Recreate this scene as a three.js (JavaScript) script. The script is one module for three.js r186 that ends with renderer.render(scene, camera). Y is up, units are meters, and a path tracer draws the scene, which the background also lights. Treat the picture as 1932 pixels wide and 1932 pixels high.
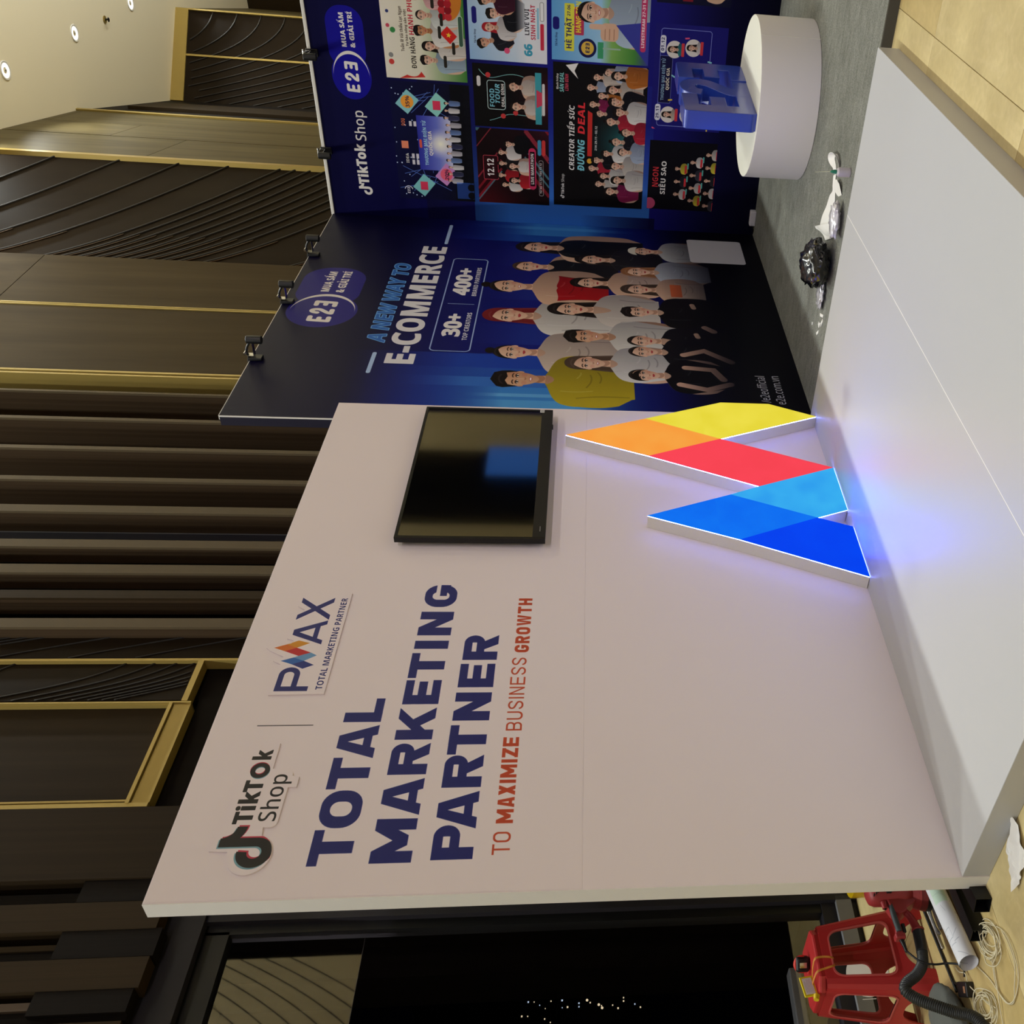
import * as THREE from 'three';
import { RoundedBoxGeometry } from 'three/addons/geometries/RoundedBoxGeometry.js';
import { mergeGeometries, mergeVertices } from 'three/addons/utils/BufferGeometryUtils.js';
import { RectAreaLightUniformsLib } from 'three/addons/lights/RectAreaLightUniformsLib.js';
import { ImprovedNoise } from 'three/addons/math/ImprovedNoise.js';

// ---------------------------------------------------------------- camera, sky, exposure, room lights
RectAreaLightUniformsLib.init();
const scene = new THREE.Scene();
scene.background = new THREE.Color(0x010103);            // night outside the window
const FOCAL = 1825.893, SHIFT = 363.144;
const camera = new THREE.PerspectiveCamera(2 * Math.atan(966 / FOCAL) * 180 / Math.PI, 1, 0.05, 3000);
camera.setViewOffset(1932, 1932, -SHIFT, 0, 1932, 1932);
{ // the phone was held upright, so the picture lies on its side: the camera is rolled by a quarter turn
  const yaw = 0.9111, pitch = -0.1259, roll = 0.0154;
  const fwd = new THREE.Vector3(Math.sin(yaw) * Math.cos(pitch), Math.sin(pitch), -Math.cos(yaw) * Math.cos(pitch));
  const r0 = new THREE.Vector3(Math.cos(yaw), 0, Math.sin(yaw)), u0 = r0.clone().cross(fwd);
  const r = r0.clone().multiplyScalar(Math.cos(roll)).addScaledVector(u0, Math.sin(roll));
  const u = r0.clone().multiplyScalar(-Math.sin(roll)).addScaledVector(u0, Math.cos(roll));
  camera.matrixAutoUpdate = true;
  camera.position.set(-1.9195, 1.5456, 3.2030);
  camera.quaternion.setFromRotationMatrix(new THREE.Matrix4().makeBasis(u.clone().negate(), r, fwd.clone().negate()));
}
scene.add(camera);
const renderer = new THREE.WebGLRenderer({ antialias: true });
renderer.toneMapping = THREE.LinearToneMapping;
const EXPOSURE = 0.262;
renderer.toneMappingExposure = EXPOSURE;
renderer.shadowMap.enabled = true;
const CEIL = 9.0;
const LAMP_COLOR = new THREE.Color(0.96, 1.0, 0.96);
const LAMP_POWER_BACK = 95, LAMP_POWER_ROOM = 74, ADDED_UPLIGHT = 590, ADDED_RIG_POWER = 40;         // candela, the row above the stands and the added lamps over the hall
const LETTER_GLOW = 1.0;                                  // how strongly the lit sign spills on its surroundings

// ---------------------------------------------------------------- helpers
let seed = 7;
const rnd = () => { seed = (seed * 1664525 + 1013904223) >>> 0; return seed / 4294967296; };
const noise = new ImprovedNoise();
const fbm = (x, y, z = 0, o = 4) => { let s = 0, a = 0.5, f = 1; for (let i = 0; i < o; i++) { s += a * noise.noise(x * f, y * f, z + i * 7.3); a *= 0.5; f *= 2.03; } return s; };
const used = {};
const numbered = (n) => { const k = used[n] = (used[n] ?? -1) + 1; return k ? n + '_' + String(k).padStart(3, '0') : n; };
const std = (o) => new THREE.MeshStandardMaterial(o);
const phys = (o) => new THREE.MeshPhysicalMaterial(o);
const matte = (o) => phys({ specularIntensity: 0.15, ...o });
const shade = (m) => { m.castShadow = m.receiveShadow = true; return m; };
function mesh(name, geo, mat, parent) {
  const g = Array.isArray(geo) ? mergeGeometries(geo.map((q) => (q.index ? q.toNonIndexed() : q))) : geo;
  const m = shade(new THREE.Mesh(g, mat));
  m.name = parent ? name : numbered(name);
  (parent ?? scene).add(m);
  return m;
}
function tag(o, label, category, group) { o.userData = { label, category }; if (group) o.userData.group = group; return o; }
function thing(name, label, category, [x, y, z] = [0, 0, 0], turn = 0, group) {
  const o = new THREE.Group(); o.name = numbered(name); o.position.set(x, y, z); o.rotation.y = turn; scene.add(o);
  return tag(o, label, category, group);
}
function struct(name) { const o = new THREE.Group(); o.name = numbered(name); o.userData = { kind: 'structure' }; scene.add(o); return o; }
const B = (x0, x1, y0, y1, z0, z1) => { const g = new THREE.BoxGeometry(x1 - x0, y1 - y0, z1 - z0); g.translate((x0 + x1) / 2, (y0 + y1) / 2, (z0 + z1) / 2); return g; };
const RB = (x0, x1, y0, y1, z0, z1, r = 0.004, s = 2) => { const g = new RoundedBoxGeometry(x1 - x0, y1 - y0, z1 - z0, s, r); g.translate((x0 + x1) / 2, (y0 + y1) / 2, (z0 + z1) / 2); return g; };
const cyl = (r0, r1, h, n = 24) => new THREE.CylinderGeometry(r0, r1, h, n);
const V = (x, y, z) => new THREE.Vector3(x, y, z);
function between(a, b, r, n = 12, r2 = r) { // a rod from a to b
  const d = b.clone().sub(a), g = cyl(r2, r, d.length(), n);
  g.applyQuaternion(new THREE.Quaternion().setFromUnitVectors(V(0, 1, 0), d.clone().normalize()));
  return g.translate((a.x + b.x) / 2, (a.y + b.y) / 2, (a.z + b.z) / 2);
}
const shapeOf = (pts) => { const s = new THREE.Shape(); pts.forEach(([x, y], i) => (i ? s.lineTo(x, y) : s.moveTo(x, y))); s.closePath(); return s; };
const extrude = (shape, depth, bevel = 0, seg = 12) => new THREE.ExtrudeGeometry(shape, { depth, bevelEnabled: bevel > 0, bevelSize: bevel, bevelThickness: bevel, bevelSegments: 2, curveSegments: seg });
// a tube whose radius follows a function of the way along it
function sweep(points, radius, steps = 120, radial = 14, closed = false) {
  const c = new THREE.CatmullRomCurve3(points, closed, 'centripetal'), f = c.computeFrenetFrames(steps, closed), P = [], I = [];
  const L = c.getLength();
  for (let i = 0; i <= steps; i++) {
    const p = c.getPointAt(i / steps), r = typeof radius === 'function' ? radius(i / steps, L * i / steps) : radius;
    for (let j = 0; j < radial; j++) {
      const a = j / radial * Math.PI * 2, n = f.normals[i], b = f.binormals[i];
      P.push(p.x + r * (Math.cos(a) * n.x + Math.sin(a) * b.x), p.y + r * (Math.cos(a) * n.y + Math.sin(a) * b.y), p.z + r * (Math.cos(a) * n.z + Math.sin(a) * b.z));
    }
  }
  for (let i = 0; i < steps; i++) for (let j = 0; j < radial; j++) { const a = i * radial + j, b = i * radial + (j + 1) % radial; I.push(a, a + radial, b, b, a + radial, b + radial); }
  const s = P.length / 3; P.push(...c.getPointAt(0).toArray(), ...c.getPointAt(1).toArray());
  for (let j = 0; j < radial; j++) { const k = (j + 1) % radial; I.push(s, j, k, s + 1, steps * radial + k, steps * radial + j); }
  const g = new THREE.BufferGeometry();
  g.setAttribute('position', new THREE.Float32BufferAttribute(P, 3));
  g.setAttribute('uv', new THREE.Float32BufferAttribute(new Float32Array(P.length / 3 * 2), 2));
  g.setIndex(I); g.computeVertexNormals();
  return g;
}
// a thin band standing or lying along a path: width vectors per point
function ribbon(points, wide, thick = 0.0012, steps = 80) {
  const c = new THREE.CatmullRomCurve3(points.map((p) => V(...p)), false, 'centripetal'), cw = new THREE.CatmullRomCurve3(wide.map((p) => V(...p)), false, 'centripetal'), P = [], I = [];
  for (let i = 0; i <= steps; i++) {
    const t = i / steps, p = c.getPoint(t), w = cw.getPoint(t), d = c.getTangent(t), n = d.cross(w).normalize().multiplyScalar(thick / 2);
    for (const [a, b] of [[0, -1], [1, -1], [1, 1], [0, 1]]) P.push(p.x + a * w.x + b * n.x, p.y + a * w.y + b * n.y, p.z + a * w.z + b * n.z);
  }
  for (let i = 0; i < steps; i++) for (let j = 0; j < 4; j++) { const a = i * 4 + j, b = i * 4 + (j + 1) % 4; I.push(a, a + 4, b, b, a + 4, b + 4); }
  I.push(0, 1, 2, 0, 2, 3); const e = steps * 4; I.push(e, e + 2, e + 1, e, e + 3, e + 2);
  const g = new THREE.BufferGeometry();
  g.setAttribute('position', new THREE.Float32BufferAttribute(P, 3)); g.setAttribute('uv', new THREE.Float32BufferAttribute(new Float32Array(P.length / 3 * 2), 2)); g.setIndex(I);
  const h = g.toNonIndexed(); h.computeVertexNormals(); return h;
}
function dataTex(n, m, fn, srgb = true) {
  const d = new Uint8Array(n * m * 4);
  for (let y = 0; y < m; y++) for (let x = 0; x < n; x++) { const c = fn(x / n, y / m), o = (y * n + x) * 4; for (let k = 0; k < 3; k++) d[o + k] = Math.max(0, Math.min(255, c[k])); d[o + 3] = 255; }
  const t = new THREE.DataTexture(d, n, m); t.magFilter = THREE.LinearFilter; t.wrapS = t.wrapT = THREE.RepeatWrapping; if (srgb) t.colorSpace = THREE.SRGBColorSpace; t.needsUpdate = true;
  return t;
}
// ---------------------------------------------------------------- print: canvases in metres, y down from the top
function sheet(w, h, ppm) {
  const c = document.createElement('canvas'); c.width = Math.round(w * ppm); c.height = Math.round(h * ppm);
  const g = c.getContext('2d'); g.scale(c.width / w, c.height / h); g.lineJoin = 'miter'; g.miterLimit = 6;
  return { c, g, w, h, tex() { const t = new THREE.CanvasTexture(c); t.colorSpace = THREE.SRGBColorSpace; t.magFilter = THREE.LinearFilter; t.anisotropy = 8; return t; } };
}
const mc = document.createElement('canvas').getContext('2d');
const MARKS = { '\u0300': 'grave', '\u0301': 'acute', '\u0302': 'hat', '\u0303': 'tilde', '\u0306': 'breve', '\u0309': 'hook', '\u031b': 'horn', '\u0323': 'dot' };
// text in a line from x0 to x1 (x1 null: natural width), baseline yb, capital height cap; accents are drawn over the base letters
function txt(g, s, x0, x1, yb, cap, color, o = {}) {
  const font = (o.italic ? 'italic ' : '') + (o.light ? '' : 'bold ') + '100px ' + (o.family ?? 'sans-serif'); mc.font = font;
  const parts = [...s.normalize('NFD')], items = [];
  for (const ch of parts) { if (MARKS[ch]) { if (items.length) items[items.length - 1].m.push(MARKS[ch]); } else items.push({ ch, m: [] }); }
  let w = 0; for (const it of items) { it.x = w; it.w = mc.measureText(it.ch).width + (o.track ?? 0); w += it.w; }
  const sy = cap / 71.4, sx = x1 == null ? sy : (x1 - x0) / w;
  g.save(); g.translate(x0, yb); if (o.skew) g.transform(1, 0, -o.skew, 1, 0, 0); g.scale(sx, sy); g.font = font; g.fillStyle = color; g.strokeStyle = color; g.lineJoin = 'round';
  for (const it of items) {
    g.fillText(it.ch, it.x, 0);
    if (o.fat) { g.lineWidth = o.fat; g.strokeText(it.ch, it.x, 0); }
    const cx = it.x + it.w / 2, low = /[a-z]/.test(it.ch), top = low ? -60 : -78; g.lineWidth = 9; let up = 0;
    for (const k of it.m) {
      g.beginPath();
      if (k === 'grave') { g.moveTo(cx - 14 + up * 8, top - 16 - up * 12); g.lineTo(cx + 4 + up * 8, top - 4 - up * 12); }
      if (k === 'acute') { g.moveTo(cx + 14 + up * 8, top - 16 - up * 12); g.lineTo(cx - 4 + up * 8, top - 4 - up * 12); }
      if (k === 'hat') { g.moveTo(cx - 16, top - 2); g.lineTo(cx, top - 14); g.lineTo(cx + 16, top - 2); up = 1; }
      if (k === 'breve') { g.arc(cx, top - 14, 13, 0.2, Math.PI - 0.2); up = 1; }
      if (k === 'tilde') { g.moveTo(cx - 17, top - 4); g.quadraticCurveTo(cx - 7, top - 18, cx, top - 9); g.quadraticCurveTo(cx + 8, top, cx + 17, top - 13); }
      if (k === 'hook') { g.arc(cx + up * 12, top - 14 - up * 8, 7, -Math.PI, 0.9); g.lineTo(cx + up * 12, top - 1 - up * 8); }
      if (k === 'horn') { g.moveTo(it.x + it.w - 12, low ? -48 : -60); g.quadraticCurveTo(it.x + it.w + 3, low ? -52 : -64, it.x + it.w, low ? -66 : -82); }
      if (k === 'dot') { g.arc(cx, 16, 3.5, 0, 7); }
      g.stroke();
    }
  }
  g.restore(); return w * sx;
}
function rr(g, x, y, w, h, r, fill, stroke, lw) { g.beginPath(); g.roundRect(x, y, w, h, r); if (fill) { g.fillStyle = fill; g.fill(); } if (stroke) { g.strokeStyle = stroke; g.lineWidth = lw; g.stroke(); } }
// a block alphabet drawn with strokes inside a box w by h: s is the width of the stems, b that of the bars
const GLYPH = {
  T: (L, w, h, s, b) => { L.r(0, 0, w, b); L.r(w / 2 - s / 2, 0, s, h); },
  L: (L, w, h, s, b) => { L.r(0, 0, s, h); L.r(0, h - b, w, b); },
  I: (L, w, h, s) => L.r(w / 2 - s / 2, 0, s, h),
  E: (L, w, h, s, b) => { L.r(0, 0, s, h); L.r(0, 0, w, b); L.r(0, h / 2 - b / 2, w * 0.94, b); L.r(0, h - b, w, b); },
  H: (L, w, h, s, b) => { L.r(0, 0, s, h); L.r(w - s, 0, s, h); L.r(0, h / 2 - b / 2, w, b); },
  N: (L, w, h, s) => { L.r(0, 0, s, h); L.r(w - s, 0, s, h); L.p([0, 0], [s * 1.02, 0], [w, h], [w - s * 1.02, h]); },
  M: (L, w, h, s) => { L.r(0, 0, s * 0.96, h); L.r(w - s * 0.96, 0, s * 0.96, h); L.p([0, 0], [s * 0.98, 0], [w / 2, h * 0.47], [w - s * 0.98, 0], [w, 0], [w / 2 + s * 0.42, h * 0.84], [w / 2 - s * 0.42, h * 0.84]); },
  A: (L, w, h, s, b) => { const a = s * 0.98, t = s * 0.62; L.p([0, h], [w / 2 - t, 0], [w / 2 + t, 0], [w, h], [w - a, h], [w / 2, h * 0.13 + s * 0.35], [a, h]); L.r(w * 0.22, h * 0.66, w * 0.56, b * 0.9); },
  K: (L, w, h, s) => { L.r(0, 0, s, h); L.p([s * 0.9, h * 0.44], [w - s * 1.12, 0], [w, 0], [s * 0.9, h * 0.8]); L.p([w * 0.34, h * 0.46], [w * 0.34 + s * 0.75, h * 0.3], [w + s * 0.02, h], [w - s * 1.13, h]); },
  X: (L, w, h, s) => { const a = s * 1.16; L.p([0, 0], [a, 0], [w, h], [w - a, h]); L.p([w - a, 0], [w, 0], [a, h], [0, h]); },
  Z: (L, w, h, s, b) => { L.r(0, 0, w, b); L.r(0, h - b, w, b); L.p([w - s * 1.2, b * 0.6], [w, b * 0.6], [s * 1.2, h - b * 0.6], [0, h - b * 0.6]); },
  W: (L, w, h, s) => { const a = s * 0.95, q = s * 0.5; L.p([0, 0], [a, 0], [w * 0.28, h * 0.78], [w / 2 - q, 0], [w / 2 + q, 0], [w * 0.72, h * 0.78], [w - a, 0], [w, 0], [w * 0.72 + q, h], [w * 0.72 - q, h], [w / 2, h * 0.25], [w * 0.28 + q, h], [w * 0.28 - q, h]); },
  P: (L, w, h, s, b) => { L.r(0, 0, s, h); L.bowl(0, h * 0.64); },
  R: (L, w, h, s, b) => { L.r(0, 0, s, h); L.bowl(0, h * 0.6); L.p([w * 0.4, h * 0.55], [w * 0.4 + s * 1.02, h * 0.55], [w + s * 0.04, h], [w - s * 1.08, h]); },
  B: (L, w, h, s, b) => { L.r(0, 0, s, h); L.bowl(0, h * 0.5 + b / 2); L.bowl(h * 0.5 - b / 2, h); },
  O: (L, w, h) => L.ring(),
  U: (L, w, h, s, b) => L.ring(true),
  G: (L, w, h, s, b) => { L.ring(); L.cut(w * 0.52, h * 0.33, w * 0.5, h * 0.13); L.r(w * 0.5, h * 0.46, w * 0.5, b * 0.9); L.r(w - s, h * 0.46, s, h * 0.3); },
  S: (L, w, h, s) => L.s(),
};
function glyph(g, ch, x, y, w, h, s, color) { // x, y: top left
  const b = s > h * 0.25 ? s * 0.7 : s > h * 0.16 ? s * 0.88 : s;
  g.save(); g.translate(x, y); g.beginPath(); g.rect(-0.002, 0, w + 0.004, h); g.clip(); g.fillStyle = g.strokeStyle = color;
  const L = {
    r: (a, c, d, e) => g.fillRect(a, c, d, e), cut: (a, c, d, e) => { g.fillStyle = '#ffffff'; g.fillRect(a, c, d, e); g.fillStyle = color; },
    p: (...q) => { g.beginPath(); q.forEach(([a, c], i) => (i ? g.lineTo(a, c) : g.moveTo(a, c))); g.closePath(); g.fill(); },
    bowl: (y0, y1) => { const r = (y1 - y0) / 2, q = Math.max(0.0005, r - b), xr = Math.max(s * 0.6, w - r); g.beginPath(); g.moveTo(0, y0); g.lineTo(xr, y0); g.ellipse(xr, y0 + r, w - xr, r, 0, -Math.PI / 2, Math.PI / 2); g.lineTo(0, y1); g.closePath(); g.moveTo(s, y0 + b); g.lineTo(s, y1 - b); g.lineTo(xr, y1 - b); g.ellipse(xr, y0 + r, Math.max(0.001, w - xr - s), q, 0, Math.PI / 2, -Math.PI / 2, true); g.closePath(); g.fill('evenodd'); },
    ring: (open) => { const R = Math.min(w, h) * 0.44, q = Math.max(0.001, Math.min(w - 2 * s, h - 2 * b) * 0.46), up = open ? h : 0; g.beginPath(); g.roundRect(0, -up, w, h + up, R); g.roundRect(s, b - up - (open ? h : 0), w - 2 * s, h + up - 2 * b + (open ? h : 0), q); g.fill('evenodd'); },
    s: () => { const k = s / 2, m = (h - s) / 4; g.lineWidth = s; g.lineCap = 'butt'; g.beginPath(); g.moveTo(w - k, k + m); g.bezierCurveTo(w - k, k - m * 0.3, k, k - m * 0.3, k, k + m); g.bezierCurveTo(k, k + m * 2.1, w - k, k + m * 1.9, w - k, k + 3 * m); g.bezierCurveTo(w - k, k + m * 4.3, k, k + m * 4.3, k, k + 3 * m); g.stroke(); },
  };
  GLYPH[ch](L, w, h, s, b); g.restore();
}

// ---------------------------------------------------------------- materials
const veins = (k) => dataTex(512, 384, (u, v) => {
  const n = fbm(u * 3.4 + k * 9, v * 2.4 + k, 2, 4), w = fbm(u * 7 + n * 2.2 + k * 3, v * 3.4, k, 4), line = Math.pow(1 - Math.min(1, Math.abs(w) * 7), 3), fine = fbm(u * 34, v * 25, k + 4, 3);
  return [203 + n * 30 + line * 6 + fine * 12, 184 + n * 30 + line * 6 + fine * 12, 132 + n * 26 + line * 8 + fine * 11];
});
const M = {};
M.marble = [0, 1, 2, 3].map((k) => std({ map: veins(k), roughness: 0.32, color: [0xffffff, 0xf4f0e6, 0xfbf6ee, 0xefe9dc][k] }));
M.grout = std({ color: 0x6f664c, roughness: 0.9 }); M.screed = std({ color: 0xc4b282, roughness: 0.7 });
M.white = std({ color: 0xe9e6e0, roughness: 0.55 });
M.platform = std({ color: 0xbababa, roughness: 0.42 });
M.board = std({ color: 0xefe4e5, roughness: 0.5 });
M.plinth = std({ color: 0xe8e3e2, roughness: 0.5 });
M.plinthTop = std({ color: 0xf0eedf, roughness: 0.5 });
M.ceiling = std({ color: 0xf4e9ce, roughness: 0.9 });
const grain = (r, g, b, amp, sx, sy, k) => dataTex(256, 512, (u, v) => { const n = fbm(u * sx, v * sy, k, 4) * amp; return [r + n, g + n * 0.93, b + n * 0.8]; });
M.panelBrown = matte({ map: grain(60, 48, 27, 18, 6, 3, 1), roughness: 0.6 });
M.panelDark = matte({ map: grain(44, 34, 21, 9, 14, 2, 2), roughness: 0.6 });
M.panelLight = matte({ map: grain(88, 78, 52, 26, 9, 2, 3), roughness: 0.5 });
M.panelCurve = matte({ map: grain(33, 24, 14, 7, 5, 3, 5), roughness: 0.55 });
M.woodBrown = matte({ map: grain(52, 41, 26, 10, 10, 1.5, 6), roughness: 0.6 });
M.woodDark = matte({ map: grain(24, 19, 15, 7, 10, 1.5, 7), roughness: 0.65 });
M.finSide = matte({ map: grain(70, 56, 41, 14, 10, 1.5, 8), roughness: 0.6 });
M.slatEdge = matte({ color: 0x5f5340, roughness: 0.6 });
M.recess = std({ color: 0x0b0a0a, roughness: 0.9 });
M.curtain = phys({ color: 0x050404, roughness: 1, specularIntensity: 0.05 }); M.cream = std({ map: grain(222, 205, 160, 30, 9, 2, 3), roughness: 0.6 });
M.leftWall = std({ color: 0xd6d2d2, roughness: 0.8 });
M.rib = std({ color: 0x17110c, roughness: 0.7 });
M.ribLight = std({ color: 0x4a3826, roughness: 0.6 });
M.gold = std({ color: 0xac9450, roughness: 0.42, metalness: 0.35 });
M.frame = std({ color: 0x1b1820, roughness: 0.6 });
M.frameGrey = std({ color: 0x77777a, roughness: 0.55 });
M.black = std({ color: 0x0c0c0d, roughness: 0.45 });
M.blackMetal = std({ color: 0x151515, roughness: 0.38, metalness: 0.4 });
M.steel = std({ color: 0xb9b6ae, roughness: 0.3, metalness: 0.9 });
M.chrome = std({ color: 0xd0d0d0, roughness: 0.18, metalness: 1 });
M.lampGlow = std({ color: 0x222222, emissive: 0xfff4e0, emissiveIntensity: 2.2 / EXPOSURE });
M.pane = phys({ color: 0xffffff, roughness: 0.02, transmission: 1, thickness: 0, ior: 2.5 });
M.paper = std({ color: 0xe6e4df, roughness: 0.7, side: THREE.DoubleSide });
M.carpet = std({ map: dataTex(512, 512, (u, v) => { const n = (rnd() - 0.5) * 46 + fbm(u * 6, v * 6, 1, 3) * 18 + fbm(u * 60, v * 14, 5, 2) * 26; return [113 + n, 114 + n, 106 + n]; }), roughness: 0.98 });
M.carpet.map.repeat.set(1.6, 1.6);
M.carpetSide = std({ color: 0x4a4842, roughness: 0.95 });

// ---------------------------------------------------------------- the room
const floor = struct('floor');
mesh('screed', B(-6, 23, -0.08, -0.012, -2.9, 8.4), M.screed, floor);
for (let i = -4; i < 19; i++) for (let j = -3; j < 8; j++) {
  const x0 = 0.33 + i * 1.2, z0 = -0.87 + j * 0.8 + 0, hidden = x0 > 6.5 && z0 < 2.4;
  if (hidden || z0 > 7 || x0 > 21.2) continue;
  const k = Math.floor(rnd() * 4), t = mesh('tile', RB(0.0015, 1.1985, -0.012, 0, 0.0015, 0.7985, 0.0015, 1), M.marble[k], floor);
  t.position.set(x0, 0, z0);
}
const ceiling = struct('ceiling');
mesh('slab', B(-6, 23, CEIL, CEIL + 0.2, -3, 8.4), M.ceiling, ceiling);

// the hotel wall behind the stands, built strip by strip from left to right
const wall = struct('wall_back');
const hx = (xs, z) => -1.9195 + (xs + 1.9195) * (3.203 - z) / 4.703;
const slab = (name, a, b, y0, y1, z, mat, depth = 0.3) => mesh(name, B(hx(a, z), hx(b, z), y0, y1, z - depth, z), mat, wall);
const HEAD = 3.6, FASCIA = 4.03;
mesh('backing', [B(0.96, 19, 0, CEIL, -2.8, -2.45), B(-6, 0.96, HEAD, CEIL, -2.8, -2.3), B(-6, -3.2, 0, HEAD, -2.8, -1.75)], M.woodDark, wall);
// slots over the window
slab('panel', -5.6, -0.62, HEAD, CEIL, -1.56, M.woodBrown);
for (const [a, b, c, d, e] of [[-0.62, -0.53, -0.47, -0.4, -0.2], [-0.2, -0.15, -0.11, -0.02, 0.07], [0.07, 0.13, 0.17, 0.22, 0.331]]) {
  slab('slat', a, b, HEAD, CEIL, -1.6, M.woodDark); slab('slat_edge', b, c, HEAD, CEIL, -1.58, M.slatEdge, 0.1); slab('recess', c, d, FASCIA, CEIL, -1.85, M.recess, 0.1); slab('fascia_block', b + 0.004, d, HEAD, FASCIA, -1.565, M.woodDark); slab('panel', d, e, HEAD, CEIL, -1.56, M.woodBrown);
}
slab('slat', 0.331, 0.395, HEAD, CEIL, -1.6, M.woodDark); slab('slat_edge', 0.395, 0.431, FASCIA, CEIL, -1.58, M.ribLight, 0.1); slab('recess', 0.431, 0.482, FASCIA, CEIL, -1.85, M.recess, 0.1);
slab('fascia_block', 0.372, 0.482, HEAD, FASCIA, -1.565, M.woodDark);
slab('panel', 0.482, 0.63, HEAD - 0.02, CEIL, -1.56, M.woodBrown);
slab('slat', 0.63, 0.676, HEAD, CEIL, -1.6, M.woodDark); slab('slat_edge', 0.676, 0.703, FASCIA, CEIL, -1.59, M.woodBrown, 0.1); slab('recess', 0.703, 0.773, FASCIA, CEIL, -1.85, M.recess, 0.1);
slab('fascia_block', 0.632, 0.773, HEAD - 0.03, FASCIA, -1.565, M.woodDark);
slab('panel', 0.773, 0.918, HEAD, CEIL, -1.56, M.woodBrown);
slab('slat', 0.918, 0.969, HEAD, CEIL, -1.6, M.woodDark); slab('recess', 0.969, 1.048, FASCIA, CEIL, -1.85, M.recess, 0.1);
slab('fascia_block', 0.92, 1.048, HEAD, FASCIA, -1.565, M.woodDark);
slab('panel', 1.048, 1.472, HEAD, CEIL, -1.55, M.panelDark);
slab('post', 1.0, 1.46, 0, HEAD, -1.62, M.woodDark, 0.7);
// the brass framed panel with a wide brass bottom rail
slab('panel', 1.5, 2.2, 3.98, CEIL, -1.6, M.panelDark); slab('panel', 1.46, 2.24, 0, 3.88, -1.64, M.woodDark);
slab('brass_trim', 1.474, 1.5, 3.88, CEIL, -1.55, M.gold, 0.2); slab('brass_trim', 1.508, 1.52, 3.98, CEIL, -1.57, M.gold, 0.1);
slab('brass_trim', 2.186, 2.194, 3.98, CEIL, -1.57, M.gold, 0.1); slab('brass_trim', 2.206, 2.216, 3.88, CEIL, -1.55, M.gold, 0.2);
slab('brass_rail', 1.5, 2.206, 3.88, 3.975, -1.56, M.gold, 0.2); slab('brass_trim', 1.5, 2.206, 3.98, 4.0, -1.545, M.gold, 0.1);
// panels with curved grooves: the ribs follow families of curves given along the panel (0..1, height)
function curves(name, place, list, mat, r = 0.008, parent = wall) {
  const gs = list.map((f) => { const pts = []; for (let i = 0; i <= 24; i++) { const q = f(i / 24); if (q) pts.push(place(q[0], q[1])); } return pts.length > 3 ? sweep(pts, r, 40, 5) : null; }).filter(Boolean);
  return mesh(name, gs, mat, parent);
}
slab('panel', 2.225, 2.545, 3.95, CEIL, -1.6, M.panelCurve); slab('panel', 2.567, 2.806, 3.6, CEIL, -1.6, M.panelCurve); slab('panel', 2.22, 2.83, 0, 3.92, -1.66, M.woodDark);
slab('brass_trim', 2.547, 2.566, 3.6, CEIL, -1.57, M.gold, 0.08); slab('brass_trim', 2.22, 2.55, 3.915, 3.95, -1.57, M.gold, 0.08);
{
  const pl = (a, b) => (t, y) => V(hx(a + (b - a) * t, -1.598), y, -1.598), L1 = [], L2 = [];
  const ys1 = [4.35, 4.42, 4.5, 4.59, 4.69, 4.8, 4.93, 5.1, 5.75, 6.15, 6.6, 7.1], ys2 = [4.35, 4.75, 5.2, 5.6, 5.7, 5.8, 5.9, 6.0, 6.1, 6.2, 6.32, 6.45];
  for (const y of ys1) L1.push((t) => { const q = y - 0.72 * t - 0.12 * Math.sin(t * 3); return q > 3.96 ? [t, q] : null; });
  for (const y of ys2) L2.push((t) => { const q = y - 0.75 * t - 0.1 * t * t; return q > 3.6 ? [t, q] : null; });
  curves('groove_lines', pl(2.228, 2.544), L1, M.rib, 0.006); curves('groove_lines', pl(2.57, 2.805), L2, M.rib, 0.006);
}
// fins and recesses between the grooved panels and the plain ones
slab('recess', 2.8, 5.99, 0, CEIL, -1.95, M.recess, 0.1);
const fin = (a, b, mat = M.slatEdge, d = 0.32, z = -1.5) => { slab('fin', a, b, 0, CEIL, z, mat, 0.02); mesh('fin_side', B(hx(a, z) + 0.001, hx(b, z), 0, CEIL, z - d, z - 0.0205), M.finSide, wall); };
fin(2.842, 2.924, M.slatEdge); slab('slat', 3.023, 3.11, 0, CEIL, -1.7, M.woodDark); fin(3.114, 3.191, M.woodBrown, 0.15); slab('slat', 3.311, 3.363, 0, CEIL, -1.7, M.woodDark);
fin(3.365, 3.452, M.slatEdge, 0.15); slab('slat', 3.454, 3.635, 0, CEIL, -1.66, M.woodDark); fin(3.637, 3.718, M.slatEdge, 0.15); slab('slat', 3.72, 3.818, 0, CEIL, -1.7, M.frame); slab('slat_edge', 3.8, 3.818, 0, CEIL, -1.69, M.frameGrey, 0.05);
fin(4.031, 4.112); fin(4.419, 4.467); fin(4.833, 4.877); fin(5.259, 5.298); fin(5.686, 5.712);
slab('brass_trim', 5.976, 6.0, 0, CEIL, -1.48, M.gold, 0.3); slab('brass_trim', 6.03, 6.057, 0, CEIL, -1.48, M.gold, 0.3);
// the two plain panels, split by a level seam
for (const [a, b] of [[6.06, 7.283], [7.336, 8.42]]) { slab('panel', a, b, 0, 7.225, -1.5, M.panelBrown); slab('panel', a, b, 7.233, CEIL, -1.5, M.panelBrown); }
slab('brass_trim', 7.287, 7.3, 0, CEIL, -1.49, M.gold, 0.2); slab('brass_trim', 7.318, 7.332, 0, CEIL, -1.49, M.gold, 0.2);
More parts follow.
